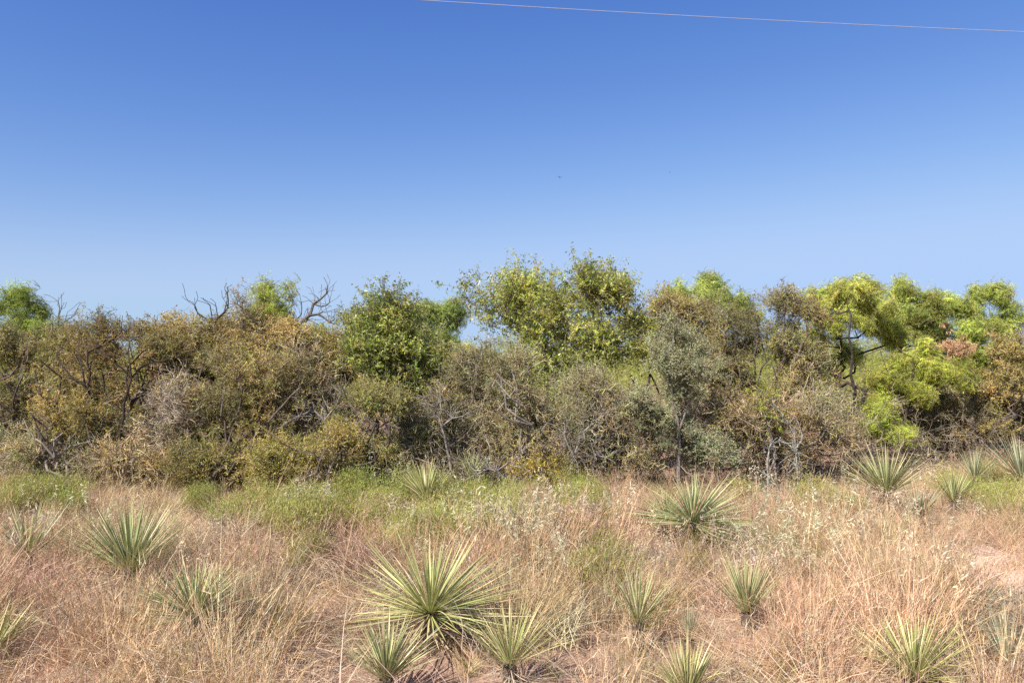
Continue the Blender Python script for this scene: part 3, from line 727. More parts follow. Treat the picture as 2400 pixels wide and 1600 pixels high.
  [(1000, 750, 38, 28), (1045, 755, 32, 32), (1055, 728, 18, 10), (1040, 800, 32, 30), (975, 745, 16, 16), (1085, 735, 16, 7)],
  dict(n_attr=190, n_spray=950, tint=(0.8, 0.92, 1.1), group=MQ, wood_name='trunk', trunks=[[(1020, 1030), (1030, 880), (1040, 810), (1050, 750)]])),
 ("mesquite_tree", 'mesquite', "mesquite with a dead bare top left of the bare dead tree", "tree", 13.6, 645,
  [(620, 695, 11, 16), (655, 705, 18, 16), (675, 735, 15, 26), (620, 745, 24, 28), (645, 775, 35, 18), (565, 770, 35, 16), (655, 735, 14, 12)],
  dict(n_attr=170, n_spray=820, tint=(0.98, 1.0, 0.95), group=MQ, wood_name='trunk', bark='bark_dead',
       trunks=[[(645, 1060), (648, 900), (645, 820), (630, 760), (624, 720), (627, 690), (625, 680), (615, 664), (609, 650), (607, 637)], [(625, 680), (637, 668), (650, 661), (654, 657)], [(615, 664), (616, 652), (613, 645)], [(645, 820), (668, 770), (672, 720)]])),
 ("mesquite_tree", 'mesquite', "mesquite with two round tufts at the far left above the thicket", "tree", 14.0, 70,
  [(30, 700, 18, 12), (66, 690, 16, 16), (58, 730, 22, 14), (98, 738, 10, 9), (14, 725, 14, 10), (35, 775, 50, 18), (115, 775, 28, 14), (60, 800, 60, 20)],
  dict(n_attr=200, n_spray=900, tint=(0.8, 0.92, 0.85), group=MQ, wood_name='trunk', bark='bark_dark', trunks=[[(75, 1050), (70, 880), (64, 790), (62, 740), (66, 700)], [(64, 790), (48, 745), (32, 715)]])),
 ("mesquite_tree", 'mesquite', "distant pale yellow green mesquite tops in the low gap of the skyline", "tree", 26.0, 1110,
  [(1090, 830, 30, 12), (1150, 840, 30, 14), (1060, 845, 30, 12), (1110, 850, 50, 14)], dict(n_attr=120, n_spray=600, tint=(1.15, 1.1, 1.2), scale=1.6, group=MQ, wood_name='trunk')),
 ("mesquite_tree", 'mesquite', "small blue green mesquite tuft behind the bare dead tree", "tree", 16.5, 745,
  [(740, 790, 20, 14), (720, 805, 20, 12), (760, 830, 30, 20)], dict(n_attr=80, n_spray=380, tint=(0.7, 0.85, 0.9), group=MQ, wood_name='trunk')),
 ("thorny_shrub", 'sparse', "thin bare twiggy shrub against the sky right of the dark snag", "shrub", 12.9, 570,
  [(568, 715, 16, 18), (575, 745, 22, 18), (545, 735, 14, 12)], dict(n_attr=70, n_spray=110, tint=(0.85, 0.8, 0.78), group=SH)),
]
def dead_leaves(e, root, P, R, rng):
    A = blob_points(rng, [(2222, 822, 14, 12, -.6), (2258, 835, 8, 16, -.6), (2240, 828, 12, 10, -.6)], 14.6 * NEAR, 60, 0.5, 0.06)
    f = scatter("dead_foliage", 'deadleaf', A - root, unit(rng.normal(0, 0.4, (len(A), 3)) + np.array([0, 0, 0.4])), rng.uniform(0.7, 1.1, len(A)), (1, 1, 1), rng, e)
    f['kind'] = 'stuff'; f['label'] = "dead orange hanging leaves"
for i, (nm, sp, lab, cat, Y, rp, bl, kw) in enumerate(plants):
    if 'rightmost mesquite with loose' in lab: kw['extra'] = dead_leaves
    woody(nm, sp, lab, cat, Y, rp, bl, seed=i, **kw)

# bare trees traced limb by limb, each twig ending in finer ones
def bare_tree(name, label, cat, Y, rootpx, lines, r0, mat, seed, twig_n=60, twig_len=0.18, tipr=0.003, group=None):
    rng = np.random.default_rng(seed); Y = Y * NEAR
    root = at(rootpx, 850, Y); root[2] = float(ground_h(root[0], root[1])) - 0.02
    L = [[at(q[0], q[1], Y + (q[2] if len(q) > 2 else 0)) for q in ln] for ln in lines]
    P, par, R, child, nf = grow(rng, root, L, np.zeros((0, 3)), tip_r=tipr)
    base = P.copy()
    tips = []
    for _ in range(twig_n):
        i = rng.integers(1, len(base))
        if R[i] > r0 * 0.8 and rng.random() < 0.7: continue
        d = unit(base[i] - base[par[i]]); q = base[i].copy()
        dd = unit(d * 0.6 + rng.normal(0, 0.6, 3) + np.array([0, 0, 0.25])); ln = []
        for _k in range(3):
            dd = unit(dd + rng.normal(0, 0.3, 3)); q = q + dd * twig_len * rng.uniform(0.2, 0.5); ln.append(q.copy())
        tips.append([base[i]] + ln)
    P, par, R, child, nf = grow(rng, root, L + tips, np.zeros((0, 3)), tip_r=tipr)
    R = 0.0032 + (r0 - 0.0032) * ((R - R.min()) / max(R.max() - R.min(), 1e-6)) ** 0.8
    e = empty(name, root, label, cat, group)
    i = np.arange(1, len(P)); trunk = np.zeros(len(P), bool)
    th = R[i] > r0 * 0.62
    def part(nm, k, sides):
        mb = MB()
        mb.tubes(P[par[k]] - root, P[k] - root + (P[k] - P[par[k]]) * 0.06, np.minimum(R[par[k]], R[k] * 1.3), R[k], sides, 0, 0.5)
        link(nm, mb.mesh(nm, [mat]), e)
    istr = np.zeros(len(P), bool); istr[0] = True
    for j in range(1, len(P)): istr[j] = istr[par[j]] and th[j - 1]
    lab = np.full(len(P), -1)                                # every limb leaving the trunk is a part
    for j in range(1, len(P)):
        if not istr[j]: lab[j] = j if istr[par[j]] else lab[par[j]]
    k = i[istr[1:]]
    if len(k): part("trunk", k, 7)
    for l in np.unique(lab[lab >= 0]): part("branch", np.where(lab == l)[0], 5)
    return e
bare_tree("dead_tree", "bare dead tree with curved arms reaching right against the sky", "dead tree", 12.8, 702,
  [[(702, 1090), (700, 950), (704, 860), (706, 806), (694, 767), (707, 753), (725, 739), (730, 727), (734, 712), (750, 702), (766, 687), (773, 681), (785, 680.5)],
   [(766, 687), (766, 676), (767, 668)], [(734, 712), (738, 703), (739, 696)], [(737, 709), (752, 718), (764, 716), (772, 709)],
   [(725, 739), (745, 736), (758, 743), (773, 755), (784, 759), (794, 761), (802, 771)], [(745, 736), (757, 731), (764, 733)], [(773, 755), (784, 748), (794, 740)],
   [(706, 806), (712, 780), (713, 758), (720, 751), (728, 750)], [(694, 767), (696, 748), (706, 737), (707, 722), (706, 708)], [(704, 860), (690, 810), (660, 800), (640, 796)]],
  0.036, M['bark_dead'], 5, 70, 0.22)
bare_tree("dead_sapling", "thin leafless sapling sticking up beside the far left mesquite tufts", "dead tree", 13.0, 138,
  [[(138, 1080), (137, 900), (139, 800), (136, 762), (136, 745), (143, 725), (150, 710)], [(139, 767), (153, 753), (165, 745), (176, 738), (181, 724)], [(136, 745), (140, 722), (136, 706)], [(153, 753), (155, 740), (159, 730)]],
  0.016, M['bark_dead'], 6, 40, 0.2)
bare_tree("dead_snag", "broken dark snag with two stubs and a bare arm against the sky", "dead tree", 12.5, 500,
  [[(500, 1080), (498, 900), (499, 800), (498, 764), (496, 738), (492, 715)], [(499, 790), (501, 764), (511, 745), (508, 730), (506, 717)], [(511, 745), (525, 733), (534, 722), (546, 717)],
   [(534, 722), (535, 705), (533, 690)], [(525, 733), (530, 712), (536, 700)], [(498, 764), (480, 745), (464, 735), (456, 715), (441, 706)]],
  0.030, M['bark_dark'], 7, 50, 0.2)
bare_tree("lichen_branch", "dead branch crusted with pale lichen arching low at the foot of the thicket", "dead branch", 10.75, 1800,
  [[(1798, 1085), (1803, 1050), (1808, 1038), (1825, 1033), (1842, 1038), (1856, 1048)], [(1856, 1048), (1866, 1062), (1863, 1078)]], 0.009, M['lichen'], 8, 40, 0.10)
bare_tree("lichen_branch", "pale lichen covered dead stem standing among the purplish twigs", "dead branch", 10.8, 1872,
  [[(1868, 1095), (1866, 1060), (1862, 1020), (1850, 995), (1830, 965), (1812, 945)], [(1850, 995), (1835, 985), (1812, 980)], [(1866, 1050), (1880, 1030), (1878, 1010)]], 0.008, M['lichen'], 9, 50, 0.13)
bare_tree("dead_branch", "grey curved dead branch sagging below the small dark green tree", "dead branch", 11.0, 1100,
  [[(1060, 1130), (1050, 1060), (1035, 1000), (1022, 955), (1000, 945), (975, 952), (948, 962), (925, 958)], [(1022, 955), (1030, 935), (1015, 925)], [(1035, 1000), (1060, 980), (1085, 975)]], 0.018, M['bark_grey'], 10, 90, 0.25)
bare_tree("dead_branch", "grey leafless branch slanting through the brown twigs under the tallest tree", "dead branch", 10.85, 1330,
  [[(1330, 1120), (1345, 1070), (1360, 1020), (1400, 985), (1440, 955), (1470, 950)], [(1345, 1070), (1330, 1040), (1322, 1015)], [(1360, 1020), (1385, 1040), (1395, 1065)]], 0.018, M['bark_grey'], 11, 110, 0.28)
bare_tree("dead_branch", "arched grey dead branch bending into the grass right of the upright yucca", "dead branch", 10.4, 1185,
  [[(1185, 1145), (1182, 1120), (1165, 1103), (1145, 1098), (1120, 1108), (1090, 1125)], [(1165, 1103), (1190, 1085), (1215, 1070)]], 0.014, M['bark_grey'], 12, 60, 0.25)
bare_tree("dead_branch", "pale bare branch lying in the golden shrub left of the dark leafy tree", "dead branch", 11.0, 790,
  [[(790, 1120), (780, 1050), (760, 985), (735, 960), (700, 975), (670, 990)], [(760, 985), (785, 955), (800, 920), (778, 905)]], 0.017, M['bark_grey'], 13, 90, 0.25)

# the brush behind and under the thicket, too mixed to tell apart
rng = np.random.default_rng(77)
n = 7600
Yb = 15.5 + 44 * rng.uniform(0, 1, n) ** 1.5; xb = rng.uniform(-1, 1, n) * (Yb * 0.72 + 5)
hmax = np.where(np.abs(xb / Yb * F + CX - 1110) < 60, 1.45, 2.1 + 0.5 * np.sin(xb * 0.9 + Yb * .4))
zb = rng.uniform(0.1, 1, n) ** 0.7 * hmax
f = scatter("distant_brush", 'mesquite', np.stack([xb, Yb, zb], 1), unit(rng.normal(0, 0.6, (n, 3)) + np.array([0, 0, 0.7])), rng.uniform(0.8, 1.2, n) * np.interp(Yb, [14, 22, 45], [1.1, 2.0, 3.6]), np.array([0.72, 0.72, 0.66]) * rng.uniform(0.7, 1.2, (n, 1)), rng)
tag(f, "mass of green brush far behind the thicket", "brush", kind='stuff')
def edge_Y(x):                                              # where the grass ends and the thicket starts
    return np.interp(x, [-12, -7.5, -6.2, -3.4, 0, 3.8, 5.3, 7.5, 10, 14], [10.6, 10.3, 10.0, 9.35, 9.3, 9.4, 10.6, 11.8, 12.6, 13.4])
n = 5200
xb = rng.uniform(-13, 15, n); Yb = edge_Y(xb) + 0.15 + rng.uniform(0, 1, n) ** 1.2 * 4.2
zb = rng.uniform(0.0, 0.95, n) ** 1.2 * np.clip(0.25 + (Yb - edge_Y(xb)) * 1.2, 0, 1) + ground_h(xb, Yb)
f = scatter("undergrowth", 'sparse', np.stack([xb, Yb, zb], 1), unit(rng.normal(0, 0.7, (n, 3)) + np.array([0, 0, 0.5])), rng.uniform(1.0, 1.7, n), np.array([0.75, 0.75, 0.7]) * rng.uniform(0.6, 1.2, (n, 1)), rng)
tag(f, "tangle of dead twigs and small leaves under the thicket", "undergrowth", kind='stuff')

# ------------------------------------------------------------------ grasses and weeds
rg = np.random.default_rng(21)
def tuft_bluestem(n=58):
    mb = MB(); a = rg.uniform(0, 6.283, n); r = 0.11 * np.sqrt(rg.uniform(0, 1, n))
    P = np.stack([r * np.cos(a), r * np.sin(a), np.full(n, -0.03)], 1)
    D = unit(np.stack([np.cos(a) * 0.22, np.sin(a) * 0.22, np.ones(n)], 1) + rg.normal(0, 0.13, (n, 3)))
    L = rg.uniform(0.22, 0.76, n); B = np.stack([np.cos(a), np.sin(a), -0.6 * np.ones(n)], 1) * rg.uniform(0.02, 0.28, (n, 1)) + rg.normal(0, 0.05, (n, 3))
    rnd = rg.uniform(0, 1, n)
    mb.blades(P, D, L, rg.uniform(0.0028, 0.0056, n), B, 4, 0, rnd, rng=rg)
    tall = np.where(L > 0.42)[0]                            # short side branchlets on the tall stems
    for _ in range(5):
        t = rg.uniform(0.4, 0.95, (len(tall), 1)); Lt = L[tall][:, None]
        p = P[tall] + D[tall] * Lt * t + B[tall] * Lt * t * t
        d = unit(D[tall] + rg.normal(0, 0.35, (len(tall), 3)))
        mb.blades(p, d, rg.uniform(0.03, 0.09, len(tall)), 0.0038, rg.normal(0, 0.2, (len(tall), 3)), 2, 0, rg.uniform(0, 1, len(tall)), rng=rg)
    return mb
def tuft_mat(n=70, mat=0):
    mb = MB(); P = np.stack([rg.normal(0, 0.12, n), rg.normal(0, 0.12, n), rg.uniform(-0.02, 0.06, n)], 1)
    a = rg.normal(0, 0.75, n)
    D = unit(np.stack([np.cos(a), np.sin(a), rg.uniform(0.10, 1.5, n)], 1))
    B = np.stack([rg.normal(0.1, 0.22, n), rg.normal(0, 0.22, n), -rg.uniform(0.1, 0.6, n)], 1)
    mb.blades(P, D, rg.uniform(0.16, 0.58, n), rg.uniform(0.0026, 0.0054, n), B, 4, mat, rg.uniform(0, 1, n), rng=rg)
    return mb
def tuft_arch(n=70):
    mb = MB(); a = rg.uniform(0, 6.283, n); r = 0.07 * np.sqrt(rg.uniform(0, 1, n))
    P = np.stack([r * np.cos(a), r * np.sin(a), np.full(n, -0.02)], 1)
    D = unit(np.stack([np.cos(a) * 0.35, np.sin(a) * 0.35, np.ones(n)], 1) + rg.normal(0, 0.12, (n, 3)))
    B = np.stack([np.cos(a) * 0.35, np.sin(a) * 0.35, -0.35 * np.ones(n)], 1) * rg.uniform(0.4, 1.4, (n, 1))
    mb.blades(P, D, rg.uniform(0.35, 0.8, n), rg.uniform(0.0018, 0.0034, n), B, 5, 0, rg.uniform(0, 1, n), rng=rg)
    return mb
def tuft_fluff():
    mb = MB(); n = 9; a = rg.uniform(0, 6.283, n)
    P = np.stack([0.05 * np.cos(a), 0.05 * np.sin(a), np.full(n, -0.02)], 1)
    D = unit(np.stack([np.cos(a) * 0.25, np.sin(a) * 0.25, np.ones(n)], 1) + rg.normal(0, 0.1, (n, 3)))
    L = rg.uniform(0.32, 0.52, n); B = rg.normal(0, 0.06, (n, 3))
    mb.blades(P, D, L, 0.0035, B, 4, 0, rg.uniform(0, 1, n), rng=rg, pw=0.3)
    for i in range(n):
        k = rg.integers(8, 20); top = P[i] + D[i] * L[i] + B[i] * L[i]
        p = top + D[i] * rg.uniform(-0.07, 0.03, (k, 1)) + rg.normal(0, 0.008, (k, 3))
        d = unit(D[i] * 0.2 + rg.normal(0, 0.7, (k, 3)) + np.array([0, 0, -0.35]))
        mb.leaves(p, d, perp(d, rg), rg.uniform(0.018, 0.042, k), rg.uniform(0.0045, 0.009, k), 1, rg.uniform(0, 1, k))
    return mb
def tuft_broom(n=150):
    mb = MB(); a = rg.uniform(0, 6.283, n); r = 0.22 * np.sqrt(rg.uniform(0, 1, n)); H = 0.36 * (1 - (r / 0.26) ** 2 * 0.45) * rg.uniform(0.8, 1.12, n)
    T = np.stack([r * np.cos(a), r * np.sin(a), H], 1); P = T * np.array([0.25, 0.25, 0]); d = T - P
    mb.blades(P, unit(d), np.linalg.norm(d, axis=1), 0.0026, rg.normal(0, 0.06, (n, 3)), 3, 1, rg.uniform(0, 1, n), rng=rg, pw=0.3)
    for _ in range(9):
        t = rg.uniform(0.45, 1.05, (n, 1)); p = P + d * t + rg.normal(0, 0.012, (n, 3))
        dd = unit(np.array([0, 0, 0.9]) + rg.normal(0, 0.5, (n, 3)))
        mb.leaves(p, dd, perp(dd, rg), rg.uniform(0.016, 0.034, n), 0.0042, 0, rg.uniform(0, 1, n))
    return mb
def tuft_forb(n=26):
    mb = MB(); a = rg.uniform(0, 6.283, n)
    P = np.stack([0.03 * np.cos(a), 0.03 * np.sin(a), np.zeros(n)], 1)
    D = unit(np.stack([np.cos(a) * 0.6, np.sin(a) * 0.6, np.ones(n)], 1) + rg.normal(0, 0.2, (n, 3))); L = rg.uniform(0.15, 0.36, n)
    mb.blades(P, D, L, 0.0028, rg.normal(0, 0.12, (n, 3)), 3, 0, rg.uniform(0, 1, n), rng=rg, pw=0.3)
    for _ in range(9):
        p = P + D * L[:, None] * rg.uniform(0.35, 1, (n, 1)) + rg.normal(0, 0.012, (n, 3)); dd = unit(rg.normal(0, 1, (n, 3)) + np.array([0, 0, 0.2]))
        mb.leaves(p, dd, perp(dd, rg), rg.uniform(0.012, 0.026, n), 0.008, 0, rg.uniform(0, 1, n))
    return mb
def tall_stem():
    mb = MB(); n = 2
    P = np.stack([rg.normal(0, 0.02, n), rg.normal(0, 0.02, n), np.full(n, -0.02)], 1); D = unit(np.array([0, 0, 1.0]) + rg.normal(0, 0.06, (n, 3)))
    L = rg.uniform(0.75, 1.05, n); B = rg.normal(0, 0.06, (n, 3))
    mb.blades(P, D, L, 0.0036, B, 6, 0, rg.uniform(0, 1, n), rng=rg, pw=0.35)
    for _ in range(10):
        t = rg.uniform(0.72, 1.0, (n, 1)); p = P + D * L[:, None] * t + B * L[:, None] * t * t
        dd = unit(D + rg.normal(0, 0.16, (n, 3)))
        mb.leaves(p, dd, perp(dd, rg), rg.uniform(0.03, 0.06, n), 0.0036, 0, rg.uniform(0, 1, n))
    return mb
def tuft_green(n=34):
    mb = MB(); a = rg.uniform(0, 6.283, n)
    P = np.stack([0.04 * np.cos(a), 0.04 * np.sin(a), np.zeros(n)], 1)
    D = unit(np.stack([np.cos(a) * 0.3, np.sin(a) * 0.3, np.ones(n)], 1) + rg.normal(0, 0.15, (n, 3)))
    mb.blades(P, D, rg.uniform(0.2, 0.5, n), 0.004, rg.normal(0, 0.12, (n, 3)), 4, 0, rg.uniform(0, 1, n), rng=rg)
    return mb
make('bluestem', 10, tuft_bluestem, [M['straw']])
make('matted', 9, tuft_mat, [M['straw']])
make('litter', 8, lambda: tuft_mat(80), [M['litter']])
make('arching', 7, tuft_arch, [M['blond']])
make('fluff', 8, tuft_fluff, [M['straw'], M['fluff']])
make('broom', 6, tuft_broom, [M['broom'], M['broomstem']])
make('forb', 6, tuft_forb, [M['greyforb']])
make('tallstem', 8, tall_stem, [M['blond']])
make('greengrass', 5, tuft_green, [M['greengrass']])

GRASS_TONE = 0.88
def base_px(x, y): return CX + F * x / y, HY + F * CAMZ / y
def mask(x, y, spots):
    px, py = base_px(x, y); m = np.zeros(len(x))
    for (a, b, ra, rb) in spots: m = np.maximum(m, np.exp(-((px - a) / ra) ** 2 - ((py - b) / rb) ** 2))
    return m
BARE = [(2310, 1345, 85, 50), (2395, 1400, 70, 65), (2250, 1310, 60, 26)]
BROOM = [(900, 1215, 260, 38), (1120, 1290, 90, 26), (760, 1275, 90, 24), (980, 1300, 70, 22), (1340, 1235, 90, 26), (560, 1225, 90, 26), (700, 1195, 90, 26), (1010, 1235, 90, 35), (50, 1215, 60, 30), (110, 1205, 60, 25), (480, 1215, 55, 22), (640, 1215, 60, 25), (730, 1225, 60, 30), (840, 1215, 80, 45), (930, 1250, 80, 40), (1080, 1260, 90, 40), (1160, 1270, 50, 40),
         (1310, 1185, 60, 22), (1390, 1190, 40, 18), (1300, 1255, 60, 30), (1380, 1290, 45, 30), (1570, 1300, 40, 30), (1650, 1315, 40, 30), (700, 1345, 50, 30), (2330, 1165, 70, 28), (2250, 1165, 50, 18), (2380, 1215, 60, 30),
         (1780, 1165, 40, 15), (1990, 1225, 35, 15), (1600, 1290, 40, 20), (2130, 1260, 30, 15), (1900, 1200, 40, 15), (1960, 1280, 20, 15), (1430, 1400, 30, 20), (1000, 1200, 60, 20)]
FLUFF = [(1840, 1300, 90, 45), (1920, 1350, 70, 50), (1780, 1290, 50, 30), (1740, 1330, 50, 40), (1480, 1330, 60, 40), (1350, 1290, 60, 40), (1260, 1320, 60, 50), (1180, 1330, 40, 30), (930, 1290, 50, 25),
         (2060, 1230, 50, 20), (2100, 1300, 60, 25), (1520, 1280, 40, 25), (700, 1270, 30, 20), (1980, 1280, 40, 20)]
ARCH = [(60, 1230, 120, 60), (250, 1180, 150, 40), (430, 1280, 120, 80), (560, 1260, 80, 60), (150, 1400, 130, 90), (560, 1420, 60, 60), (2250, 1290, 120, 60), (2380, 1300, 60, 60), (1900, 1210, 90, 30), (1800, 1170, 60, 20), (1500, 1160, 80, 25)]
REDGRASS = [(2110, 1400, 80, 70), (1240, 1500, 60, 80), (1330, 1430, 120, 80), (1800, 1450, 200, 100), (230, 1480, 60, 90), (1640, 1450, 120, 80)]
def lie(rng, x, y, lean=0.25, spread=0.16):                # the wind has laid the stems over to the right, patch by patch
    n = len(x); q = np.stack([x, y], 1)
    return unit(np.stack([rng.normal(lean, spread, n) + 0.20 * wob(q, 1.3), rng.normal(0.0, spread, n) + 0.16 * wob(q + 40, 1.1), np.ones(n)], 1))
YUCCA_CLEAR = [(3.9, 6.0, 1.0)]                            # grass stays low in front of the bare soil and of the rosettes
def field(rng, n, ymin=2.3, extra=0.5):
    y = np.sqrt(rng.uniform(ymin ** 2, 15.5 ** 2, n)); x = rng.uniform(-1, 1, n) * (0.70 * y + 1.2)
    k = y < edge_Y(x) + extra
    return x[k], y[k]
def cover(name, kind, n, prob, scl, tint, label, cat, rng, lean=0.25, spread=0.16, ymin=2.3, extra=0.5, short_near=True, clump=0.8, csize=0.45, far=True):
    x, y = field(rng, n, ymin, extra)
    k = rng.uniform(0, 1, len(x)) < prob(x, y) * np.clip(1 + clump * wob(np.stack([x, y], 1) + len(name), csize), 0, 2)
    x, y = x[k], y[k]; n = len(x)
    D = lie(rng, x, y, lean, spread)
    s = rng.uniform(scl[0], scl[1], n) * (1 + 0.22 * wob(np.stack([x, y], 1) + 7, 0.9))
    if short_near: s = s * np.clip((y - 2.0) / 2.0, 0.35, 1)
    for (yx, yy, rr) in YUCCA_CLEAR: s = s * np.where((np.hypot(x - yx, (y - yy) * 0.7) < rr * rng.uniform(0.7, 1.05, n)) & (y < yy + 0.15), 0.50, 1.0)
    if far: s = s * np.interp(y, [4.5, 7, 9.5], [1.0, 0.82, 0.58])
    hue = wob(np.stack([x, y], 1) + 91, 1.4)[:, None] + rng.normal(0, 0.5, (n, 1))
    t = np.array(tint) * (1 + hue * np.array([0.015, -0.05, 0.0])) * np.array([1.01, 1.04, 0.98]) * GRASS_TONE * (1 + rng.normal(0, 0.14, (n, 1))) * (1 + rng.normal(0, 0.04, (n, 3)))
    o = scatter(name, kind, np.stack([x, y, ground_h(x, y)], 1), D, s, t, rng)
    return tag(o, label, cat, kind='stuff')

# ------------------------------------------------------------------ yuccas: every leaf is a piece of its own
def yucca_leaf_mesh(bend, twist, width=0.040):
    mb = MB(); seg = 7; prev = None
    for k in range(seg + 1):
        t = k / seg
        w = width * 0.5 * ((0.55 + 1.3 * t) if t < 0.35 else 1.0 * (1 - ((t - 0.35) / 0.65) ** 1.7)); w = max(w, 0.0012)
        c = np.array([bend * t * t, 0, t * (1 - 0.3 * bend * t)])
        a = twist * t
        s = np.array([math.sin(a) * 0.3, math.cos(a), 0]); nrm = np.array([-math.cos(a), 0.3 * math.sin(a), 0])
        l, m_, r = c - s * w + nrm * w * 0.45, c, c + s * w + nrm * w * 0.45
        cur = (l, m_, r, t)
        if prev is not None:
            q = [[prev[0], prev[1], m_, l], [prev[1], prev[2], r, m_]]
            mb.quads(q, 0, None, np.array([[1, 0, 0, 1], [0, 1, 1, 0]], float)); mb.r[-1] = np.array([[prev[3], prev[3], t, t]] * 2)
        prev = cur
    return mb.mesh("yucca_leaf", [M['yucca']])
LEAVES = [yucca_leaf_mesh(b, tw) for b, tw in ((-0.06, 0.1), (0.0, 0.3), (0.04, -0.2), (0.09, 0.2), (0.16, -0.3), (0.26, 0.3))]
BENT = [yucca_leaf_mesh(b, tw) for b, tw in ((0.55, 0.6), (0.8, -0.5))]
DEADL = [yucca_leaf_mesh(b, tw, 0.030) for b, tw in ((0.1, 0.9), (0.3, -0.7), (0.5, 0.5), (-0.15, 0.8))]
PAL = {
 'green': [(0.21, 0.26, 0.09), (0.28, 0.33, 0.12), (0.16, 0.21, 0.08), (0.42, 0.42, 0.17)],
 'yellow': [(0.33, 0.36, 0.11), (0.48, 0.46, 0.17), (0.25, 0.30, 0.09), (0.58, 0.51, 0.23)],
 'pale': [(0.27, 0.31, 0.12), (0.38, 0.39, 0.17), (0.21, 0.26, 0.10), (0.46, 0.43, 0.20)],
 'blue': [(0.22, 0.26, 0.14), (0.31, 0.34, 0.20), (0.17, 0.21, 0.12), (0.42, 0.41, 0.24)],
 'dead': [(0.55, 0.40, 0.25), (0.66, 0.52, 0.36), (0.42, 0.28, 0.17)],
}
YU = "yuccas standing in the dry grass"
def yucca(cx, cy, gy_, R, label, n=80, tmax=80, pal='green', dead=14, flat=1.0, tilt=0.0, seed=0, tmin=2, dead_len=0.7, wscale=1.0):
    """rosette centre (cx, cy), ground line row gy_, leaf length R, all in photograph pixels"""
    rng = np.random.default_rng(500 + seed)
    Y = CAMZ * F / (gy_ - HY)
    root = at(cx, gy_, Y); root[2] = float(ground_h(root[0], root[1])) - 0.01
    hc = at(cx, cy, Y)[2] - root[2]; hc = max(hc, 0.03); L0 = R / F * Y * (0.95 if gy_ > 1300 else 1.08); n = int(min(n * 2.0, 240)); dead = int(dead * 1.8)
    YUCCA_CLEAR.append((root[0], root[1], L0 * 0.9))
    e = empty("yucca", root, label, "yucca", YU)
    mb = MB()                                                # stubby trunk of old leaf bases
    zz = np.linspace(0, hc, 5)
    mb.tubes(np.stack([0 * zz[:-1], 0 * zz[:-1], zz[:-1]], 1), np.stack([0 * zz[1:], 0 * zz[1:], zz[1:]], 1), 0.035, 0.035, 8, 0, 0.4)
    link("stem", mb.mesh("stem", [M['bark']]), e)
    lean = rng.normal(0, 0.07, 2); tilt = tilt + lean[0]
    for i in range(n + dead):
        az = i * 2.39996 + rng.normal(0, 0.25)
        isdead = i >= n
        if not isdead:
            th = math.radians(tmin + (tmax - tmin) * ((i + 0.5) / n) ** 0.54 + rng.normal(0, 6))
            L = L0 * (0.86 + 0.16 * math.sin(math.pi * min(1, i / n * 1.2))) * rng.uniform(0.82, 1.1) * (0.74 + 0.36 * math.sin(min(th, 1.6)))
            me_ = LEAVES[rng.integers(0, 6) if th > 0.6 else rng.integers(0, 4)]
            if rng.random() < 0.07: me_ = BENT[rng.integers(0, 2)]
            c = np.array(PAL[pal][rng.integers(0, 4)]) * rng.uniform(0.85, 1.15)
            if rng.random() < 0.03 + 0.16 * (i / n) ** 3: c = np.array(PAL['dead'][0])
            off = 0.02 + 0.02 * (i / n)
            z0 = hc + 0.03 * (1 - i / n)
        else:
            th = math.radians(rng.uniform(95, 150)); L = L0 * dead_len * rng.uniform(0.7, 1.1); me_ = DEADL[rng.integers(0, 4)]
            c = np.array(PAL['dead'][rng.integers(0, 3)]); off = 0.035; z0 = hc * rng.uniform(0.5, 0.95)
        zlim = -(z0 - 0.015) / L
        if math.cos(th) < zlim: th = math.acos(max(-1, min(1, zlim * 0.9)))
        d = Vector((math.sin(th) * math.cos(az) + tilt, math.sin(th) * math.sin(az) + lean[1], math.cos(th))).normalized()
        # leaf mesh: +Z along the leaf, -X faces the axis (upper side)
        out_ = Vector((math.cos(az), math.sin(az), 0)); side = d.cross(out_)
        if side.length < 1e-3: side = Vector((-math.sin(az), math.cos(az), 0))
        side = -side.normalized(); xx = side.cross(d).normalized()
        if xx.dot(out_) < 0: xx = -xx; side = -side
        m3 = Matrix((xx, side, d)).transposed()
        if m3.determinant() < 0: m3 = Matrix((xx, -side, d)).transposed()
        o = bpy.data.objects.new("dead_leaf" if isdead else "leaf", me_)
        COL.objects.link(o); o.parent = e
        o.rotation_mode = 'QUATERNION'; o.rotation_quaternion = m3.to_quaternion()
        o.location = (d[0] * off, d[1] * off, z0)
        ws = wscale * L0 ** 0.0 * rng.uniform(0.8, 1.15) * (0.55 / max(L0, 0.3)) ** 0.4 * (0.52 if not isdead else 0.8)
        o.scale = (L * ws, L * ws, L)
        o.color = (float(c[0]), float(c[1]), float(c[2]), 1)
    return e
yucca(305, 1338, 1385, 212, "large dark green yucca half veiled by leaning grass in the left foreground", 95, 66, 'green', 16, seed=1)
yucca(455, 1446, 1520, 190, "green yucca with a skirt of pale dead leaves, lower left", 85, 78, 'green', 34, seed=2, tilt=0.04)
yucca(65, 1305, 1350, 145, "dark yucca poking out of the grass near the left edge", 60, 58, 'green', 8, seed=3)
yucca(1008, 1440, 1515, 240, "largest yucca with long arching blades in the centre foreground", 120, 94, 'yellow', 34, seed=4, wscale=1.0)
yucca(905, 1590, 1625, 175, "upright yucca below and left of the largest yucca at the bottom edge", 80, 55, 'pale', 10, seed=5)
yucca(1195, 1560, 1600, 190, "thin yellow green yucca tangled in red grass right of the largest yucca", 55, 58, 'yellow', 16, seed=6, wscale=0.75)
yucca(1000, 1172, 1215, 112, "upright yucca standing at the edge of the thicket in the centre", 75, 62, 'yellow', 14, seed=7)
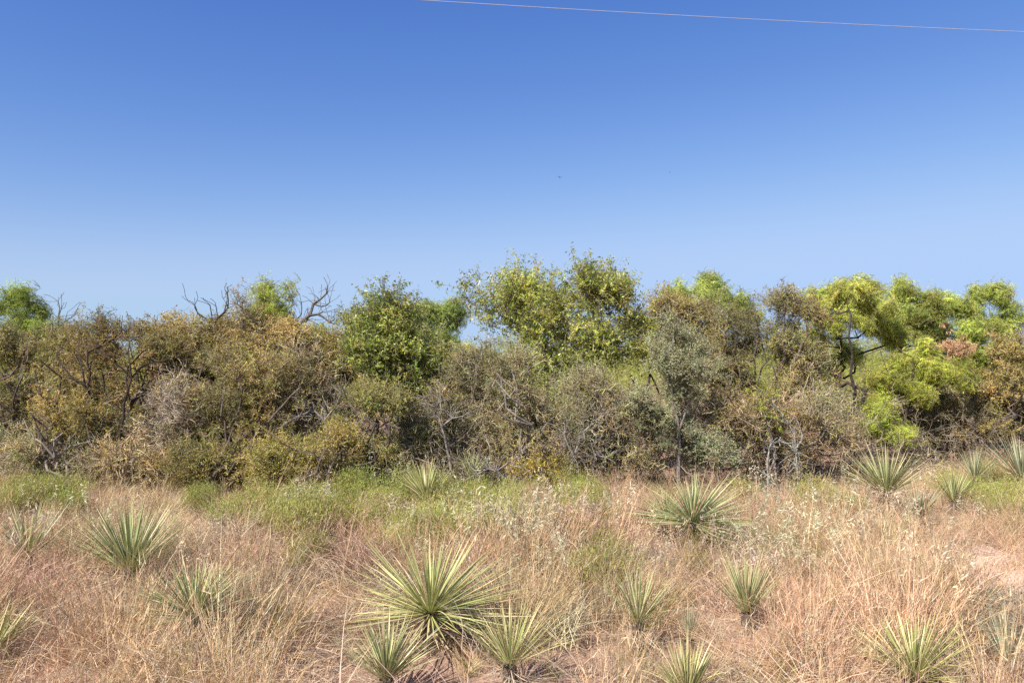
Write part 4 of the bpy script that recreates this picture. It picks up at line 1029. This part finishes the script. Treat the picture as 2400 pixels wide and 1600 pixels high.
yucca(1622, 1225, 1290, 140, "full rosette yucca right of centre with dark blades and sharp shade", 135, 96, 'green', 12, seed=8)
yucca(1560, 1212, 1270, 95, "small side head of the full rosette yucca, on its left", 40, 92, 'green', 4, seed=9)
yucca(1495, 1460, 1505, 172, "slender yucca with pink dead leaves at its base below the full rosette", 38, 45, 'pale', 16, seed=10, wscale=0.8)
yucca(1750, 1435, 1475, 170, "pale green fan shaped yucca below and right of the full rosette", 60, 42, 'pale', 8, seed=11, wscale=0.85)
yucca(1615, 1500, 1530, 110, "very thin grey green yucca tuft between the slender and the bottom one", 24, 22, 'blue', 4, seed=12, wscale=0.7)
yucca(1610, 1640, 1680, 165, "bright yellow green yucca cut by the bottom edge, right of centre", 60, 40, 'yellow', 4, seed=13, wscale=1.1)
yucca(2078, 1158, 1215, 128, "pale upright yucca with a brush top at the right, tallest of three", 90, 62, 'pale', 10, seed=14)
yucca(2155, 1215, 1240, 92, "dark stemmed yucca in front of the other two at the right", 50, 42, 'blue', 4, seed=15)
yucca(2235, 1175, 1205, 82, "small pale yucca rightmost of the three standing together", 50, 50, 'pale', 6, seed=16)
yucca(2145, 1590, 1625, 190, "big yellow green yucca fanning out in the lower right corner area", 90, 68, 'yellow', 16, seed=17)
yucca(2365, 1560, 1590, 165, "thin grassy yucca at the right edge of the bottom", 40, 48, 'blue', 4, seed=18, wscale=0.65)
yucca(2395, 1125, 1160, 125, "blue green yucca cut by the right edge in front of the thicket", 70, 55, 'blue', 4, seed=19)
yucca(2285, 1125, 1150, 90, "faint grey yucca left of the blue green one at the right edge", 45, 58, 'blue', 4, seed=20, wscale=0.7)
yucca(1950, 1440, 1465, 105, "thin pale yucca tuft right of the fan shaped yucca", 22, 24, 'pale', 2, seed=21, wscale=0.7)
yucca(1105, 1118, 1165, 70, "shaded yucca under the grey brown twigs in the centre", 40, 55, 'green', 4, seed=22)
yucca(790, 1085, 1150, 58, "small yucca hidden in the bright low shrub", 26, 50, 'blue', 0, seed=23)
yucca(-15, 1530, 1570, 150, "yellowish yucca cut by the left edge near the bottom", 50, 58, 'yellow', 8, seed=24)

R_ = np.random.default_rng(31)
notbare = lambda x, y: 1 - 0.90 * mask(x, y, BARE)
cover("dry_grass", 'bluestem', 5600, lambda x, y: notbare(x, y) * (0.45 + 0.4 * mask(x, y, REDGRASS) + 0.25 * np.sin(x * 1.7 + y * 1.3)) * (1 - 0.72 * mask(x, y, BROOM)) * (1 - 0.5 * mask(x, y, ARCH)),
      (0.55, 1.1), (1, 0.97, 0.95), "reddish dry bunch grass covering the foreground", "grass", R_, clump=1.5, csize=0.38)
cover("matted_grass", 'matted', 8500, lambda x, y: notbare(x, y) * 0.7 * (1 - 0.8 * mask(x, y, BROOM)), (0.6, 1.15), (1.0, 0.98, 1.0), "fallen tan straw lying between the bunches", "grass", R_, 0.12, 0.3)
cover("grass_litter", 'litter', 7000, lambda x, y: 0.8 - 0.5 * mask(x, y, BARE), (0.5, 1.0), (1, 0.95, 0.93), "short grey brown litter close to the soil", "grass", R_, 0.05, 0.4, 1.2, 1.2, False)
cover("arching_grass", 'arching', 3600, lambda x, y: notbare(x, y) * np.clip(0.06 + mask(x, y, ARCH), 0, 1) * 0.75, (0.55, 1.05), (1, 0.96, 0.92), "fine blond grass arching to the right", "grass", R_, 0.38, 0.14)
cover("seed_head_grass", 'fluff', 8000, lambda x, y: notbare(x, y) * np.clip(0.03 + mask(x, y, FLUFF), 0, 1) * 0.70 * (1 - 0.8 * mask(x, y, [(310, 1300, 160, 120)])), (0.85, 1.2), (1, 1, 1), "grass with creamy white fluffy seed heads", "grass", R_, 0.12, 0.16, 3.6, far=False)
cover("broomweed", 'broom', 9500, lambda x, y: np.clip(mask(x, y, BROOM) * 1.2 - 0.06, 0, 1) * 0.62, (0.55, 1.2), (1.10, 1.13, 1.0), "soft yellow green broomweed mounds in front of the thicket", "weeds", R_, 0.02, 0.1, 3.6, clump=1.3, csize=0.7, far=False)
cover("grey_forbs", 'forb', 4200, lambda x, y: 0.14 + 0.3 * mask(x, y, [(620, 1280, 90, 40), (2290, 1420, 90, 60), (1450, 1330, 80, 40), (1420, 1480, 60, 60)]), (0.6, 1.2), (1, 0.97, 0.95), "dead grey forbs among the grass", "weeds", R_, 0.05, 0.2, 3.0)
cover("tall_grass_stems", 'tallstem', 1300, lambda x, y: notbare(x, y) * 0.30, (0.55, 1.05), (1, 0.95, 0.9), "single tall grass stalks leaning to the right", "grass", R_, 0.22, 0.14, 5.0)
cover("green_grass", 'greengrass', 3000, lambda x, y: notbare(x, y) * 0.22, (0.5, 1.1), (1, 1, 1), "scattered blades of still green grass", "grass", R_, 0.15, 0.2, 3.2)

# ------------------------------------------------------------------ overhead wire and the two birds
xs = np.linspace(-60, 90, 121)
p1 = at(900, -5, 12.0); p2 = at(2400, 75, 13.6)
sl = (p2 - p1) / (p2[0] - p1[0])
sag = 0.0011
pts = np.stack([xs, p1[1] + (xs - p1[0]) * sl[1], p1[2] + (xs - p1[0]) * sl[2] + sag * (xs - p1[0]) * (xs - p2[0])], 1)
mb = MB(); mb.tubes(pts[:-1], pts[1:], 0.0046, 0.0046, 6, 0, 0.5)
tag(link("overhead_wire", mb.mesh("overhead_wire", [M['wire']])), "thin pale overhead wire crossing the top right of the sky", "wire")

def bird(px, py, Y, span, label, roll, yaw):
    root = at(px, py, Y)
    e = empty("bird", root, label, "bird", "birds soaring far off in the sky")
    e.rotation_euler = (0, roll, yaw)
    mb = MB(); s = span / 2                                  # body and tail
    y_ = np.array([-0.30, -0.16, 0.0, 0.16, 0.26, 0.33]) * span; r = np.array([0.012, 0.035, 0.06, 0.055, 0.035, 0.01]) * span
    mb.tubes(np.stack([0 * y_[:-1], y_[:-1], 0 * y_[:-1]], 1), np.stack([0 * y_[1:], y_[1:], 0 * y_[1:]], 1), r[:-1], r[1:], 8)
    mb.quads([[(-.02 * span, -.16 * span, 0), (.02 * span, -.16 * span, 0), (.07 * span, -.36 * span, 0), (-.07 * span, -.36 * span, 0)]])
    link("body", mb.mesh("body", [M['bird']]), e)
    for sg in (-1, 1):
        mb = MB(); st = [(0.04, 0.15, -0.08, 0.02), (0.35, 0.20, -0.07, 0.20), (0.7, 0.14, -0.06, 0.26), (1.0, 0.02, -0.05, 0.24)]
        for a, b in zip(st[:-1], st[1:]):
            for dz in (0.0, 0.012 * span):
                mb.quads([[(sg * a[0] * s, a[1] * span, a[3] * s + dz), (sg * b[0] * s, b[1] * span, b[3] * s + dz), (sg * b[0] * s, b[2] * span, b[3] * s + dz * .3), (sg * a[0] * s, a[2] * span, a[3] * s + dz * .3)]])
        link("wing", mb.mesh("wing", [M['bird']]), e)
bird(1312, 416, 300.0, 1.75, "dark bird with raised wings soaring in the middle of the sky", 0.25, 0.3)
bird(1570, 404, 520.0, 1.7, "tiny far bird, a faint dot right of the soaring one", -0.5, 0.9)
